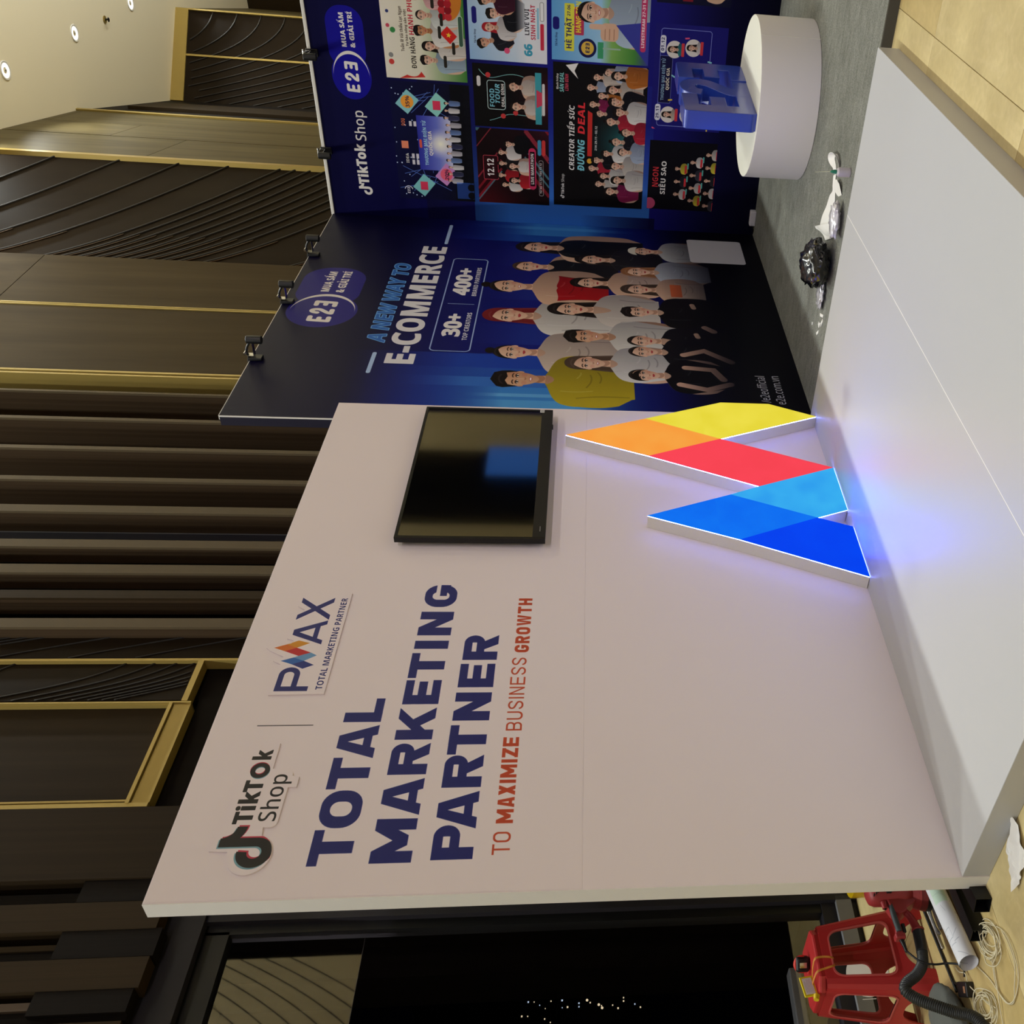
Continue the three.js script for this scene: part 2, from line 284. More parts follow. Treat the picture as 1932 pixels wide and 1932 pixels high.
// a wall piece along any line seen from above
function run(name, ax, az, bx, bz, y0, y1, mat, depth = 0.2, off = 0) {
  const L = Math.hypot(bx - ax, bz - az), g = B(0, L, y0, y1, -depth, off); const m = mesh(name, g, mat, wall);
  m.position.set(ax, 0, az); m.rotation.y = -Math.atan2(bz - az, bx - ax); return m;
}
const along = (ax, az, bx, bz, off = 0.004) => { const L = Math.hypot(bx - ax, bz - az), nx = -(bz - az) / L, nz = (bx - ax) / L; return (t, y) => V(ax + (bx - ax) * t + nx * off, y, az + (bz - az) * t + nz * off); };
const P0 = [hx(8.428, -1.5), -1.62], P1 = [10.02, -1.0], P2 = [11.6, -1.26], P3 = [13.69, -1.61], P4 = [17.14, -2.4], P5 = [18.35, -1.12], P6 = [22.5, -1.9];
const warm = mesh('warm_strip', B(P0[0] + 0.002, P0[0] + 0.014, 0.2, CEIL - 0.1, -1.6, -1.585), std({ color: 0x221408, emissive: 0xff9a4a, emissiveIntensity: 1.2 / EXPOSURE }), wall);
{ const l = new THREE.RectAreaLight(0xff9a50, 2.2, 0.02, 8); l.position.set(P0[0] + 0.018, 4.6, -1.58); l.lookAt(P0[0] + 0.5, 4.6, -1.5); scene.add(l); l.name = 'warm_strip_light'; }
run('panel', ...P0, ...P1, 0, CEIL, M.panelCurve);
{
  const L = [], y0s = [13.0, 12.3, 11.6, 10.9, 10.2, 9.5, 8.85, 8.3, 7.72, 7.55, 7.38, 7.21, 7.04, 6.87, 6.7, 6.53, 6.36, 6.1, 5.2, 4.4, 3.7];
  for (const y of y0s) L.push((t) => { const q = y - 2.6 * Math.pow(t, 0.72); return q < CEIL - 0.02 && q > 0.1 ? [t, q] : null; });
  curves('groove_lines', along(...P0, ...P1), L, M.rib, 0.012);
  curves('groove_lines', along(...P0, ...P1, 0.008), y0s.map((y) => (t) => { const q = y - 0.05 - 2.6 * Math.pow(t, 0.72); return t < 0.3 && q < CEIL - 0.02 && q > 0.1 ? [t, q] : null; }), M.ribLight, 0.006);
}
run('brass_trim', P1[0] - 0.03, P1[1] + 0.02, P1[0] + 0.04, P1[1] + 0.015, 0, CEIL, M.gold, 0.08, 0.02);
const split = (a, b, t) => [a[0] + (b[0] - a[0]) * t, a[1] + (b[1] - a[1]) * t];
const cols = [[P1, P2, 0.02, 0.985, [6.75]], [P2, P3, 0.006, 0.49, [7.7]], [P2, P3, 0.498, 1, [8.9]]];
for (const [a, b, t0, t1, cuts] of cols) { const q = split(a, b, t0), s = split(a, b, t1); let y = 0; for (const c of [3.4, ...cuts, CEIL]) { run('panel', ...q, ...s, y, c - 0.008, M.panelLight); y = c; } }
run('backing', ...P1, ...P3, 0, CEIL, M.rib, 0.3, -0.02);
run('panel', ...P3, ...P4, 0, CEIL, M.woodDark); run('panel', ...split(P3, P4, 0.25), ...split(P3, P4, 0.6), 0, CEIL - 0.35, M.panelDark, 0.1, 0.05);
run('brass_trim', P3[0] - 0.03, P3[1], P3[0] + 0.02, P3[1], 0, CEIL, M.gold, 0.1, 0.03);
run('panel', ...P4, ...split(P4, P5, 0.5), 0, CEIL - 0.22, M.panelCurve); run('panel', ...split(P4, P5, 0.5), ...P5, 0, CEIL - 0.22, M.panelCurve); run('brass_cornice', ...P4, ...P5, CEIL - 0.22, CEIL, M.gold, 0.2, 0.03);
run('brass_trim', ...split(P4, P5, 0.49), ...split(P4, P5, 0.51), 0, CEIL - 0.22, M.gold, 0.1, 0.02); run('brass_trim', ...split(P4, P5, 0.985), ...P5, 0, CEIL - 0.22, M.gold, 0.1, 0.03);
{
  const L = []; for (let k = 0; k < 16; k++) { const y = 12.2 - k * 0.42; L.push((t) => { const q = y - 2.8 * t - 1.2 * Math.sin(t * 2.6); return q < CEIL - 0.24 && q > 2 ? [t, q] : null; }); }
  curves('groove_lines', along(...P4, ...P5), L, M.rib, 0.014);
}
run('panel', ...P5, ...P6, 0, CEIL, M.panelLight);
// the other walls of the hall, with lit grooved panels that the window and the television mirror
const front = struct('wall_front');
mesh('backing', B(-6, 23, 0, CEIL, 8.05, 8.3), M.curtain, front);
for (const [a, b] of [[-1.5, 1.2], [1.25, 3.4], [3.45, 5.95], [8.2, 10], [10.05, 11.9], [14.3, 16], [18, 21]]) { mesh('panel', B(a, b, a > 8 ? 0 : 4.35, CEIL, 8.0, 8.05), M.cream, front); }
curves('groove_lines', (t, y) => V(3.45 + 2.5 * t, y, 7.996), Array.from({ length: 16 }, (_, k) => (t) => { const q = 3.2 + k * 0.36 + 2.6 * t * t; return q > 4.4 && q < 8.9 ? [t, q] : null; }), M.rib, 0.008, front);
const side = struct('wall_left'); mesh('backing', B(-6.2, -6, 0, CEIL, -2.8, 8.3), M.leftWall, side);
const side2 = struct('wall_right'); mesh('backing', B(22.5, 22.7, 0, CEIL, -2.8, 8.3), M.panelDark, side2);

{ // a blue screen of another stand on the far side of the hall: the television mirrors it
  const t = thing('display_screen', 'lit blue display screen across the hall, seen only as a reflection in the television', 'screen', [13.7, 0, 7.9]);
  mesh('stand', [RB(-0.05, 0.05, 0, 1.9, -0.03, 0.03, 0.01), RB(-0.4, 0.4, 0, 0.04, -0.25, 0.09, 0.01)], M.black, t); mesh('frame', RB(-0.5, 0.5, 1.85, 3.4, -0.04, 0.04, 0.01), M.black, t);
  mesh('screen', B(-0.47, 0.47, 1.88, 3.37, -0.046, -0.0405), std({ color: 0x050505, emissive: 0x3d7fe0, emissiveIntensity: 1.2 / EXPOSURE }), t);
  const l = new THREE.RectAreaLight(0x3d7fe0, 1, 0.94, 1.49); l.position.set(13.7, 2.62, 7.85); l.lookAt(13.7, 2.62, 0); l.name = 'display_screen_light'; scene.add(l);
}
// the night window on the left
const win = struct('window_1');
mesh('jamb', B(0.895, 0.96, 0, HEAD, -1.78, -1.68), M.frame, win); mesh('inner_jamb', B(0.845, 0.895, 0.15, 3.42, -1.8, -1.72), M.black, win);
mesh('head', B(-3.2, 0.96, 3.42, HEAD, -1.8, -1.66), M.frame, win); mesh('inner_head', B(-3.2, 0.86, 3.3, 3.42, -1.8, -1.72), M.black, win);
mesh('sill', [B(-3.2, 0.93, 0.12, 0.2, -1.8, -1.71), B(-3.2, 0.93, 0, 0.028, -1.75, -1.7)], M.frame, win); mesh('sill_bar', B(-3.2, 0.92, 0.035, 0.12, -1.76, -1.68), M.frameGrey, win);
mesh('far_jamb', B(-3.24, -3.18, 0, HEAD, -1.8, -1.68), M.frame, win);
mesh('pane', new THREE.PlaneGeometry(4.05, 3.14).translate(-1.17, 1.76, -1.76), M.pane, win);
mesh('reflection_bar', RB(-3.1, 0.62, 0.34, 0.405, -1.95, -1.86, 0.01), M.frameGrey, win);  // grey bar standing in for a reflection in the window
mesh('slab_edge', B(-6, 1.2, -0.4, -0.012, -2.3, -1.7), M.grout, win);

// ---------------------------------------------------------------- ceiling lights
const lampAt = [], LAMP_LABEL = {};
for (const x of [-4.9, -2.75, -0.6, 1.53, 3.65, 5.78, 7.9, 10.03, 12.15, 14.27, 16.44, 18.6]) lampAt.push([x, -0.69, LAMP_POWER_BACK * (x > 9 ? 0.72 : x > 7 ? 1.1 : x > 5 ? 1.6 : x > 0 ? 0.95 : x > -1 ? 1.2 : 1.7)]);
for (const x of [-3.6, 0.2, 4, 7.8, 11.6, 15.4]) lampAt.push([x, 6, LAMP_POWER_ROOM * (x < 2 ? 0.6 : 1.15)]);  // further downlights over the hall, added to brighten it
const ring = new THREE.LatheGeometry([[0.085, -0.004], [0.112, -0.012], [0.118, -0.006], [0.118, 0.0]].map(([x, y]) => new THREE.Vector2(x, y)), 32);
const dish = new THREE.LatheGeometry([[0, 0.004], [0.06, -0.002], [0.092, -0.006]].map(([x, y]) => new THREE.Vector2(x, y)), 32), cell = cyl(0.012, 0.012, 0.005, 14).translate(0, -0.008, 0);
const LL = { 12.15: 'round lit downlight nearest the picture corner, first of three in the cream ceiling', 14.27: 'round lit downlight in the cream ceiling, middle one of three', 16.44: 'round lit downlight in the cream ceiling, farthest of three, past the sprinkler' };
for (const [x, z, p] of lampAt) {
  const t = thing('downlight', (z < 0 && LL[x]) || 'round recessed downlight added in the hall ceiling, out of the picture', 'downlight', [x, CEIL, z], 0, 'recessed ceiling downlights');
  mesh('trim_ring', ring, M.white, t); mesh('lens', dish, M.lampGlow, t); mesh('led_chip', cell, M.steel, t);
  const s = new THREE.SpotLight(LAMP_COLOR, p, 0, 1.22, 0.8, 2); s.position.set(x, CEIL - 0.05, z); s.target.position.set(x, 0, z + 0.001); s.castShadow = true; s.shadow.radius = 3; s.name = 'downlight_light';
  scene.add(s, s.target);
}
{ // added, unseen linear uplights over the hall: they brighten the ceiling
  const glow = std({ color: 0x333333, emissive: 0xfff2d8, emissiveIntensity: 2 / EXPOSURE });
  const UP_Y = 6.2;
  for (const x of [10.5, 15, 19.5]) {
    const t = thing('added_uplight', 'long linear uplight added to brighten the hall ceiling, out of the picture', 'uplight', [x, UP_Y, 4.5], 0, 'added linear uplights');
    mesh('housing', RB(-2.1, 2.1, -0.05, 0.02, -0.09, 0.09, 0.01), M.white, t); mesh('diffuser', B(-2.06, 2.06, 0.02, 0.026, -0.07, 0.07), glow, t); for (const s of [-2, 2]) mesh('suspension_rod', cyl(0.006, 0.006, CEIL - UP_Y - 0.02, 8).translate(s, (CEIL - UP_Y - 0.02) / 2 + 0.02, 0), M.steel, t);
    const l = new THREE.RectAreaLight(LAMP_COLOR, ADDED_UPLIGHT, 4.1, 0.14); l.position.set(x, UP_Y + 0.035, 4.5); l.lookAt(x, 9, 4.5001); l.name = 'added_uplight_light'; scene.add(l);
  }
}
{ // added, unseen truss across the hall: its heads brighten the stands
  const t = thing('added_truss', 'long black lighting truss added across the hall, out of the picture', 'truss', [0, 5.6, 7.3]);
  for (const [y, z] of [[0, 0.12], [0, -0.12], [0.22, 0]]) mesh('chord', cyl(0.02, 0.02, 8, 10).rotateZ(Math.PI / 2).translate(-2, y, z), M.steel, t);
  for (let k = 0; k < 15; k++) mesh('brace', between(V(-5.8 + k * 0.5, 0, k % 2 ? 0.12 : -0.12), V(-5.55 + k * 0.5, 0.22, 0), 0.009, 6), M.steel, t);
  for (const x of [-5, 1.2]) mesh('hanger', cyl(0.008, 0.008, CEIL - 5.82, 6).translate(x, (CEIL - 5.82) / 2 + 0.22, 0), M.steel, t);
  const names = ['first', 'second', 'third', 'fourth', 'fifth'];
  [[-5.2, 0.6], [-3.5, 1.2], [-1.8, 2], [-0.1, 3.2], [1.6, 5]].forEach(([x, ax], i) => {
    const h = thing('added_spotlight', names[i] + ' added black spotlight on the lighting truss, out of the picture', 'spotlight', [x, 5.28, 7.3]);
    const aim = V(ax - x, 1.35 - 5.28, -7.3), q = new THREE.Quaternion().setFromUnitVectors(V(0, 1, 0), aim.clone().normalize());
    mesh('can', cyl(0.1, 0.085, 0.3, 24).applyQuaternion(q), M.black, h); mesh('lens', cyl(0.092, 0.092, 0.006, 24).translate(0, 0.152, 0).applyQuaternion(q), M.lampGlow, h); mesh('yoke', RB(-0.13, 0.13, 0.2, 0.28, -0.015, 0.015, 0.004), M.black, h);
    const s = new THREE.SpotLight(new THREE.Color(1, 0.89, 1), ADDED_RIG_POWER, 0, 0.6, 1, 2); s.position.copy(h.position).addScaledVector(aim.normalize(), 0.18); s.target.position.set(ax, 1.35, 0); s.castShadow = true; s.shadow.radius = 6; s.name = 'added_spotlight_light'; scene.add(s, s.target);
  });
}
{
  const t = thing('sprinkler', 'small metal sprinkler head in the cream ceiling between two downlights', 'sprinkler', [15.353, CEIL, -0.72]);
  mesh('cover_plate', cyl(0.05, 0.055, 0.012, 20).translate(0, -0.006, 0), M.gold, t); mesh('stem', cyl(0.014, 0.014, 0.05, 10).translate(0, -0.035, 0), M.blackMetal, t); mesh('deflector', cyl(0.035, 0.03, 0.006, 16).translate(0, -0.062, 0), M.blackMetal, t);
}
// ---------------------------------------------------------------- the city beyond the window
{
  const dark = std({ color: 0x0a0b0e, roughness: 0.9 }), lit = std({ color: 0x111111, emissive: 0xffe9c0, emissiveIntensity: 0.9 / EXPOSURE }), cold = std({ color: 0x111111, emissive: 0xcfe4ff, emissiveIntensity: 0.9 / EXPOSURE }), bluel = std({ color: 0x000000, emissive: 0x2030ff, emissiveIntensity: 1.2 / EXPOSURE });
  const towers = [[307, 30, 100, 40, 'tallest dark tower with a crown of lit windows beyond the night window', 1], [334, 16, 96, 22, 'slender dark tower right of the tallest one with few lit windows', 0.6], [282, 20, 42, 30, 'broad low dark block with scattered lit windows across the night city', 1.3], [341, 14, 30, 6, 'low dark block beside the window jamb with dim lit windows', 0.9, -592], [259, 18, 30, 30, 'dark block with small lit windows at the left of the night city', 1.2], [318, 9, 25, 6, 'narrow low block with lit windows below the slender tower', 1.2, -592]];
  for (const [x, w, top, d, label, dense, tz = -600] of towers) {
    const t = thing('tower_block', label, 'building', [x, -45, tz], 0);
    mesh('facade', B(-w / 2, w / 2, 0, top + 45, -d, 0), dark, t);
    const g = { a: [], b: [] };
    for (let yy = 6; yy < top + 42; yy += 3.4) for (let xx = -w / 2 + 1.2; xx < w / 2 - 1; xx += 2.1) {
      const crown = yy > top - 4 && top > 60, p = crown ? 0.28 : (top > 60 ? 0.03 : 0.1);
      if (rnd() < p * dense) { const s = 0.35 + rnd() * 0.35; (rnd() < 0.35 ? g.b : g.a).push(B(xx, xx + s * 1.4, yy, yy + s * 1.3, -0.1, 0.25)); }
    }
    if (top === 100) mesh('beacon', new THREE.SphereGeometry(0.9, 10, 8).translate(6, top + 44.5, 0.4), lit, t);
    if (g.a.length) mesh('lit_windows', g.a, lit, t).userData.kind = 'stuff'; if (g.b.length) mesh('cool_lit_windows', g.b, cold, t).userData.kind = 'stuff';
  }
  for (const [sx, sy] of [[322, -17], [321, -20], [308, -16], [308, -23], [296, -13], [288, -20], [281, -6], [278, -13], [276, -15], [289, -13]]) {
    const t = tag(mesh('street_light', new THREE.SphereGeometry(0.75, 10, 8), lit), 'bright street light shining far below in the night city', 'street light', 'distant street lights');
    t.position.set(sx, sy, -590);
  }
}

// ---------------------------------------------------------------- the white stand: wall, platform, signs, lettering
const NAVY = '#1a2377', RUST = '#c94f2e';
{
  const W = 3.224, top = 3.0, seam = 1.524;
  const s = sheet(W, top - seam, 635), g = s.g; g.fillStyle = '#ffffff'; g.fillRect(0, 0, s.w, s.h);
  const Y = (y) => top - y;
  const word = (list, capTop, base, sw, color) => { for (const [ch, a, b, dy = 0] of list) glyph(g, ch, a, Y(capTop) + dy, b - a, capTop - base, sw, color); };
  word([['T', 0.12, 0.268], ['O', 0.275, 0.44], ['T', 0.447, 0.595], ['A', 0.591, 0.757], ['L', 0.774, 0.899]], 2.499, 2.35, 0.05, NAVY);
  word([['M', 0.124, 0.309], ['A', 0.324, 0.491, 0.001], ['R', 0.509, 0.66, 0.002], ['K', 0.68, 0.846, 0.003], ['E', 0.866, 1.0, 0.005], ['T', 1.013, 1.16, 0.006], ['I', 1.186, 1.236, 0.008], ['N', 1.27, 1.423, 0.01], ['G', 1.455, 1.607, 0.011]], 2.284, 2.136, 0.05, NAVY);
  word([['P', 0.131, 0.275], ['A', 0.259, 0.426], ['R', 0.444, 0.597, 0.002], ['T', 0.602, 0.751, 0.004], ['N', 0.775, 0.928, 0.006], ['E', 0.958, 1.094, 0.008], ['R', 1.118, 1.269, 0.011]], 2.069, 1.919, 0.05, NAVY);
  const sub = (str, x0, x1, cap, base, sw, color) => { // letters shared out over x0..x1
    const wide = { I: sw * 1.15, M: 0.062, W: 0.07, ' ': 0.03 }, ws = [...str].map((c) => wide[c] ?? (sw > 0.012 ? 0.046 : 0.044)), gap = (x1 - x0 - ws.reduce((a, b) => a + b)) / (str.length - 1);
    let x = x0; [...str].forEach((c, i) => { if (c !== ' ') glyph(g, c, x, Y(cap), ws[i], cap - base, sw, color); x += ws[i] + gap; });
  };
  sub('TO', 0.145, 0.241, 1.852, 1.787, 0.0075, RUST); sub('MAXIMIZE', 0.278, 0.685, 1.847, 1.783, 0.0155, RUST); sub('BUSINESS', 0.72, 1.13, 1.841, 1.776, 0.0075, RUST); sub('GROWTH', 1.163, 1.516, 1.834, 1.77, 0.0155, RUST);
  g.fillStyle = '#2a2a30'; g.fillRect(0.7585, Y(2.83), 0.004, 0.217);
  const t = thing('display_wall', 'tall white exhibition wall with dark blue lettering, a television and a lit sign', 'display wall');
  const printed = std({ color: M.board.color, roughness: 0.5, map: s.tex() });
  mesh('board', RB(0, W, seam + 0.0001, top, -0.072, 0, 0.0008), M.board, t); mesh('board', RB(0, W, 0, seam - 0.0001, -0.072, 0, 0.0008), M.board, t); mesh('back_cloth', B(0.004, W - 0.004, 0.004, top - 0.004, -0.0775, -0.0722), M.curtain, t);
  mesh('printed_face', new THREE.PlaneGeometry(W - 0.008, top - seam - 0.008).translate(W / 2, (top + seam) / 2, 0.0006), printed, t);
  mesh('edge_strip', B(-0.003, 0.0005, 0, top, -0.0775, -0.0005), M.white, t);
}
{
  const t = thing('platform', 'low white stage platform in front of the white exhibition wall', 'platform');
  mesh('deck_board', RB(0, 3.238, 0, 0.1097, 0.0008, 1.3065, 0.003), M.platform, t); mesh('deck_board', RB(0, 3.238, 0, 0.1097, 1.309, 2.17, 0.003), M.platform, t);
  mesh('joint_strip', B(0.002, 3.236, 0.0, 0.1088, 1.3, 1.315), M.white, t);
}
const boardPlate = (name, label, outline, paint, x0, x1, y0, y1) => {
  const t = thing(name, label, 'sign', [0, 0, 0.001]), s = sheet(x1 - x0, y1 - y0, 1500), g = s.g; g.fillStyle = '#fff'; g.fillRect(0, 0, s.w, s.h); paint(g, (x) => x - x0, (y) => y1 - y);
  const sh = outline instanceof THREE.Shape ? outline : shapeOf(outline), edge = M.board;
  mesh('backing_board', extrude(sh, 0.007), edge, t);
  const face = new THREE.ShapeGeometry(sh, 12).translate(0, 0, 0.0074), p = face.attributes.position, uv = face.attributes.uv;
  for (let i = 0; i < p.count; i++) uv.setXY(i, (p.getX(i) - x0) / (x1 - x0), (p.getY(i) - y0) / (y1 - y0));
  mesh('printed_face', face, std({ color: M.board.color, roughness: 0.5, map: s.tex() }), t); return t;
};
const noteLogo = (g, x, y, k, color) => { // a quaver with a hook: stem, ring and flag, k: height
  g.save(); g.translate(x, y); g.scale(k, k); g.strokeStyle = g.fillStyle = color; g.lineWidth = 0.19;
  g.beginPath(); g.arc(0.33, 0.68, 0.225, -Math.PI * 0.47, Math.PI * 0.0, true); g.stroke();
  g.fillRect(0.46, 0, 0.19, 0.69);
  g.beginPath(); g.moveTo(0.46, 0); g.lineTo(0.65, 0); g.bezierCurveTo(0.66, 0.13, 0.76, 0.23, 0.9, 0.24); g.lineTo(0.9, 0.43); g.bezierCurveTo(0.8, 0.43, 0.71, 0.39, 0.64, 0.34); g.lineTo(0.6, 0.2); g.closePath(); g.fill();
  g.restore();
};
{
  const o = new THREE.Shape(); // soft outline round the note and the two words
  o.moveTo(0.191, 2.842); o.lineTo(0.186, 2.778); o.bezierCurveTo(0.13, 2.775, 0.09, 2.74, 0.092, 2.695); o.bezierCurveTo(0.1, 2.64, 0.15, 2.615, 0.2, 2.63); o.bezierCurveTo(0.225, 2.638, 0.242, 2.655, 0.25, 2.677);
  o.lineTo(0.285, 2.682); o.bezierCurveTo(0.28, 2.655, 0.285, 2.637, 0.31, 2.637); o.lineTo(0.458, 2.636); o.lineTo(0.458, 2.606); o.lineTo(0.506, 2.606); o.lineTo(0.51, 2.63); o.bezierCurveTo(0.54, 2.634, 0.55, 2.66, 0.545, 2.712); o.lineTo(0.668, 2.714); o.lineTo(0.64, 2.765); o.lineTo(0.668, 2.806); o.lineTo(0.605, 2.803); o.lineTo(0.597, 2.825); o.lineTo(0.29, 2.819); o.lineTo(0.252, 2.838); o.closePath();
  boardPlate('logo_plate', 'raised white cut-out plate with a black note logo and two black words', o, (g, X, Y) => {
    const k = 0.19; noteLogo(g, X(0.118) - 0.006, Y(2.815) - 0.004, k, '#7fb6c4'); noteLogo(g, X(0.118) + 0.006, Y(2.815) + 0.005, k, '#c43a55'); noteLogo(g, X(0.118), Y(2.815), k, '#1b1b1d');
    txt(g, 'TikT', X(0.3), X(0.492), Y(2.73), 0.062, '#1b1b1d', { fat: 5 }); txt(g, 'k', X(0.583), X(0.633), Y(2.732), 0.062, '#1b1b1d', { fat: 5 });
    for (const [dx, c] of [[-0.004, '#7fb6c4'], [0.004, '#c43a55'], [0, '#1b1b1d']]) { g.strokeStyle = c; g.lineWidth = 0.0175; g.beginPath(); g.arc(X(0.537) + dx, Y(2.756) - dx * 0.4, 0.0265, 0, 7); g.stroke(); }
    txt(g, 'Shop', X(0.305), X(0.522), Y(2.648), 0.06, '#1b1b1d', { light: true, fat: 1.5 });
  }, 0.08, 0.68, 2.595, 2.85);
}
const EMB = { yellow: '#e0a02c', orange: '#e07a2c', red: '#c8242f', cyan: '#6fa9d8', mid: '#2e6fc0', dark: '#1d2f86' };
{
  const pts = [[0.919, 2.824], [0.923, 2.603], [1.54, 2.604], [1.53, 2.828], [1.452, 2.826], [1.427, 2.79], [1.404, 2.826], [1.316, 2.826], [1.245, 2.826], [1.234, 2.796], [1.214, 2.8], [1.19, 2.9], [1.172, 2.88], [1.134, 2.812], [1.112, 2.852], [1.09, 2.815], [1.06, 2.835], [1.03, 2.828]];
  boardPlate('logo_plate', 'raised white cut-out plate with navy blue letters and a small zigzag emblem', pts, (g, X, Y) => {
    const G = (c, a, b) => glyph(g, c, X(a), Y(2.808), b - a, 0.134, 0.026, NAVY); G('P', 0.938, 1.072); G('A', 1.208, 1.358);
    glyph(g, 'X', X(1.362), Y(2.816), 0.145, 0.143, 0.027, NAVY);
    const poly = (c, p) => { g.fillStyle = c; g.beginPath(); p.forEach(([x, y], i) => (i ? g.lineTo(X(x), Y(y)) : g.moveTo(X(x), Y(y)))); g.fill(); };
    const f = [1.188, 2.771], q = [1.1675, 2.8165], b = [1.2087, 2.8165], p = [1.139, 2.753], h = [1.159, 2.706], o = [1.13, 2.771], jj = [1.11, 2.724], n = [1.11, 2.82], m = [1.09, 2.77];
    poly(EMB.yellow, [b, [1.232, 2.772], [1.216, 2.722], f]); poly(EMB.orange, [[1.188, 2.866], b, f, q]); poly(EMB.red, [q, f, h, p]); poly(EMB.cyan, [o, p, h, [1.142, 2.678], jj]); poly(EMB.mid, [n, o, jj, m]); poly(EMB.dark, [m, jj, [1.086, 2.678], [1.064, 2.72]]);
    txt(g, 'TOTAL MARKETING PARTNER', X(0.945), X(1.505), Y(2.616), 0.026, NAVY);
  }, 0.9, 1.56, 2.59, 2.915);
}
{ // television
  const t = thing('television', 'black flat screen television hung on the white wall, switched off', 'television', [0, 0, 0]);
  mesh('wall_bracket', B(2.3, 2.7, 1.95, 2.25, 0.0006, 0.022), M.blackMetal, t);
  mesh('housing', RB(1.893, 3.106, 1.728, 2.462, 0.022, 0.054, 0.008), M.black, t);
  const glass = phys({ color: 0x060607, roughness: 0.06, ior: 1.58, clearcoat: 1, clearcoatRoughness: 0.04 });
  mesh('screen', B(1.905, 3.094, 1.792, 2.452, 0.054, 0.0575), glass, t);
  for (const q of [B(1.888, 3.111, 2.452, 2.467, 0.03, 0.061), B(1.888, 1.905, 1.728, 2.452, 0.03, 0.061), B(3.094, 3.111, 1.728, 2.452, 0.03, 0.061)]) mesh('bezel', q, M.blackMetal, t);
  const lower = mesh('bezel', B(1.905, 3.094, 1.728, 1.792, 0.03, 0.061), M.black, t);
  const s = sheet(0.05, 0.01, 3000); s.g.fillStyle = '#0c0c0d'; s.g.fillRect(0, 0, 0.05, 0.01); txt(s.g, 'ıııııı', 0.004, 0.046, 0.0082, 0.006, '#d8d8d8');
  mesh('name_badge', new THREE.PlaneGeometry(0.05, 0.008).translate(1.97, 1.757, 0.0615), std({ map: s.tex(), roughness: 0.4 }), lower);
  const l = sheet(0.03, 0.026, 4000), g = l.g; g.fillStyle = '#e6e6e6'; g.fillRect(0, 0, 0.03, 0.026); g.strokeStyle = '#222'; g.lineWidth = 0.002; g.beginPath(); g.arc(0.015, 0.013, 0.006, -1.2, 4.3); g.moveTo(0.015, 0.004); g.lineTo(0.015, 0.012); g.stroke();
  mesh('power_sticker', B(3.078, 3.108, 1.778, 1.803, 0.061, 0.0616), std({ color: 0xdddddd, map: l.tex(), roughness: 0.6 }), lower);
  mesh('sensor', RB(2.93, 2.96, 1.722, 1.73, 0.036, 0.056, 0.003), M.black, lower);
}
{ // the lit zigzag sign: white box, glowing diffuser edge, six coloured acrylic faces
  const A = [2.815, 1.646], b = [3.012, 1.177], c = [3.222, 0.7], d = [3.222, 0.395], e = [3.09, 0.113], f = [2.813, 0.743], h = [2.542, 0.113], i = [2.146, 0.113], j = [2.073, 0.293], k = [2.0, 0.113], l = [1.6, 0.113], m = [1.881, 0.735], n = [2.069, 1.204], o = [2.266, 0.742], p = [2.347, 0.571], q = [2.62, 1.174];
  const t = thing('lit_sign', 'large lit zigzag emblem sign in yellow, orange, red and blue on the white platform', 'light sign', [0, 0, 0.001]);
  const outline = [A, b, c, d, e, f, h, i, j, k, l, m, n, o, p, q];
  mesh('box_body', extrude(shapeOf(outline), 0.0733), M.white, t);
  mesh('glowing_edge', extrude(shapeOf(outline), 0.0042).translate(0, 0, 0.0733), std({ color: 0x888888, emissive: 0x6478ff, emissiveIntensity: 30 * LETTER_GLOW / EXPOSURE }), t);
  const cloud = (c1, c2, k) => { const a = new THREE.Color(c1), z = new THREE.Color(c2); return dataTex(96, 96, (u, v) => { const w = Math.max(0, Math.min(1, 0.5 + 1.5 * fbm(u * 4, v * 4, k, 3))), q = a.clone().lerp(z, w).convertLinearToSRGB(); return [q.r * 255, q.g * 255, q.b * 255]; }); };
  const faces = [['yellow', [b, c, d, e, f], '#efe04a', '#e6d63a', 1], ['orange', [A, b, f, q], '#f7a545', '#f79a3c', 2], ['red', [q, f, h, p], '#fb4656', '#f74452', 3], ['cyan', [o, p, h, i, j], '#3cb6f2', '#2f9fee', 4], ['blue', [n, o, j, m], '#0f74f4', '#0a68ee', 5], ['deep_blue', [m, j, k, l], '#0346f4', '#0241ee', 6]];
  for (const [nm, pts, c1, c2, kk] of faces) {
    const geo = extrude(shapeOf(pts), 0.0025).translate(0, 0, 0.0776), tx = cloud(c1, c2, kk); tx.repeat.set(1.2, 1.2);
    mesh(nm + '_face', geo, phys({ color: 0x020202, roughness: 0.8, specularIntensity: 0.1, emissive: 0xffffff, emissiveMap: tx, emissiveIntensity: 1 / EXPOSURE }), t);
    const xs = pts.map((w) => w[0]), ys = pts.map((w) => w[1]), cx = xs.reduce((a, w) => a + w) / pts.length, cy = ys.reduce((a, w) => a + w) / pts.length;
    const gl = { deep_blue: 14, blue: 7, cyan: 2, red: 0.8, orange: 0.7, yellow: 0.9 }[nm];
    const L = new THREE.RectAreaLight(nm === 'deep_blue' ? new THREE.Color(0.004, 0.05, 1) : nm === 'blue' ? new THREE.Color(0.01, 0.12, 1) : new THREE.Color(c1), gl * LETTER_GLOW / EXPOSURE, (Math.max(...xs) - Math.min(...xs)) * 0.55, (Math.max(...ys) - Math.min(...ys)) * 0.6);
    L.position.set(cx, cy, 0.0835); L.lookAt(cx, cy, 2); L.name = nm + '_light'; scene.add(L);
  }
}

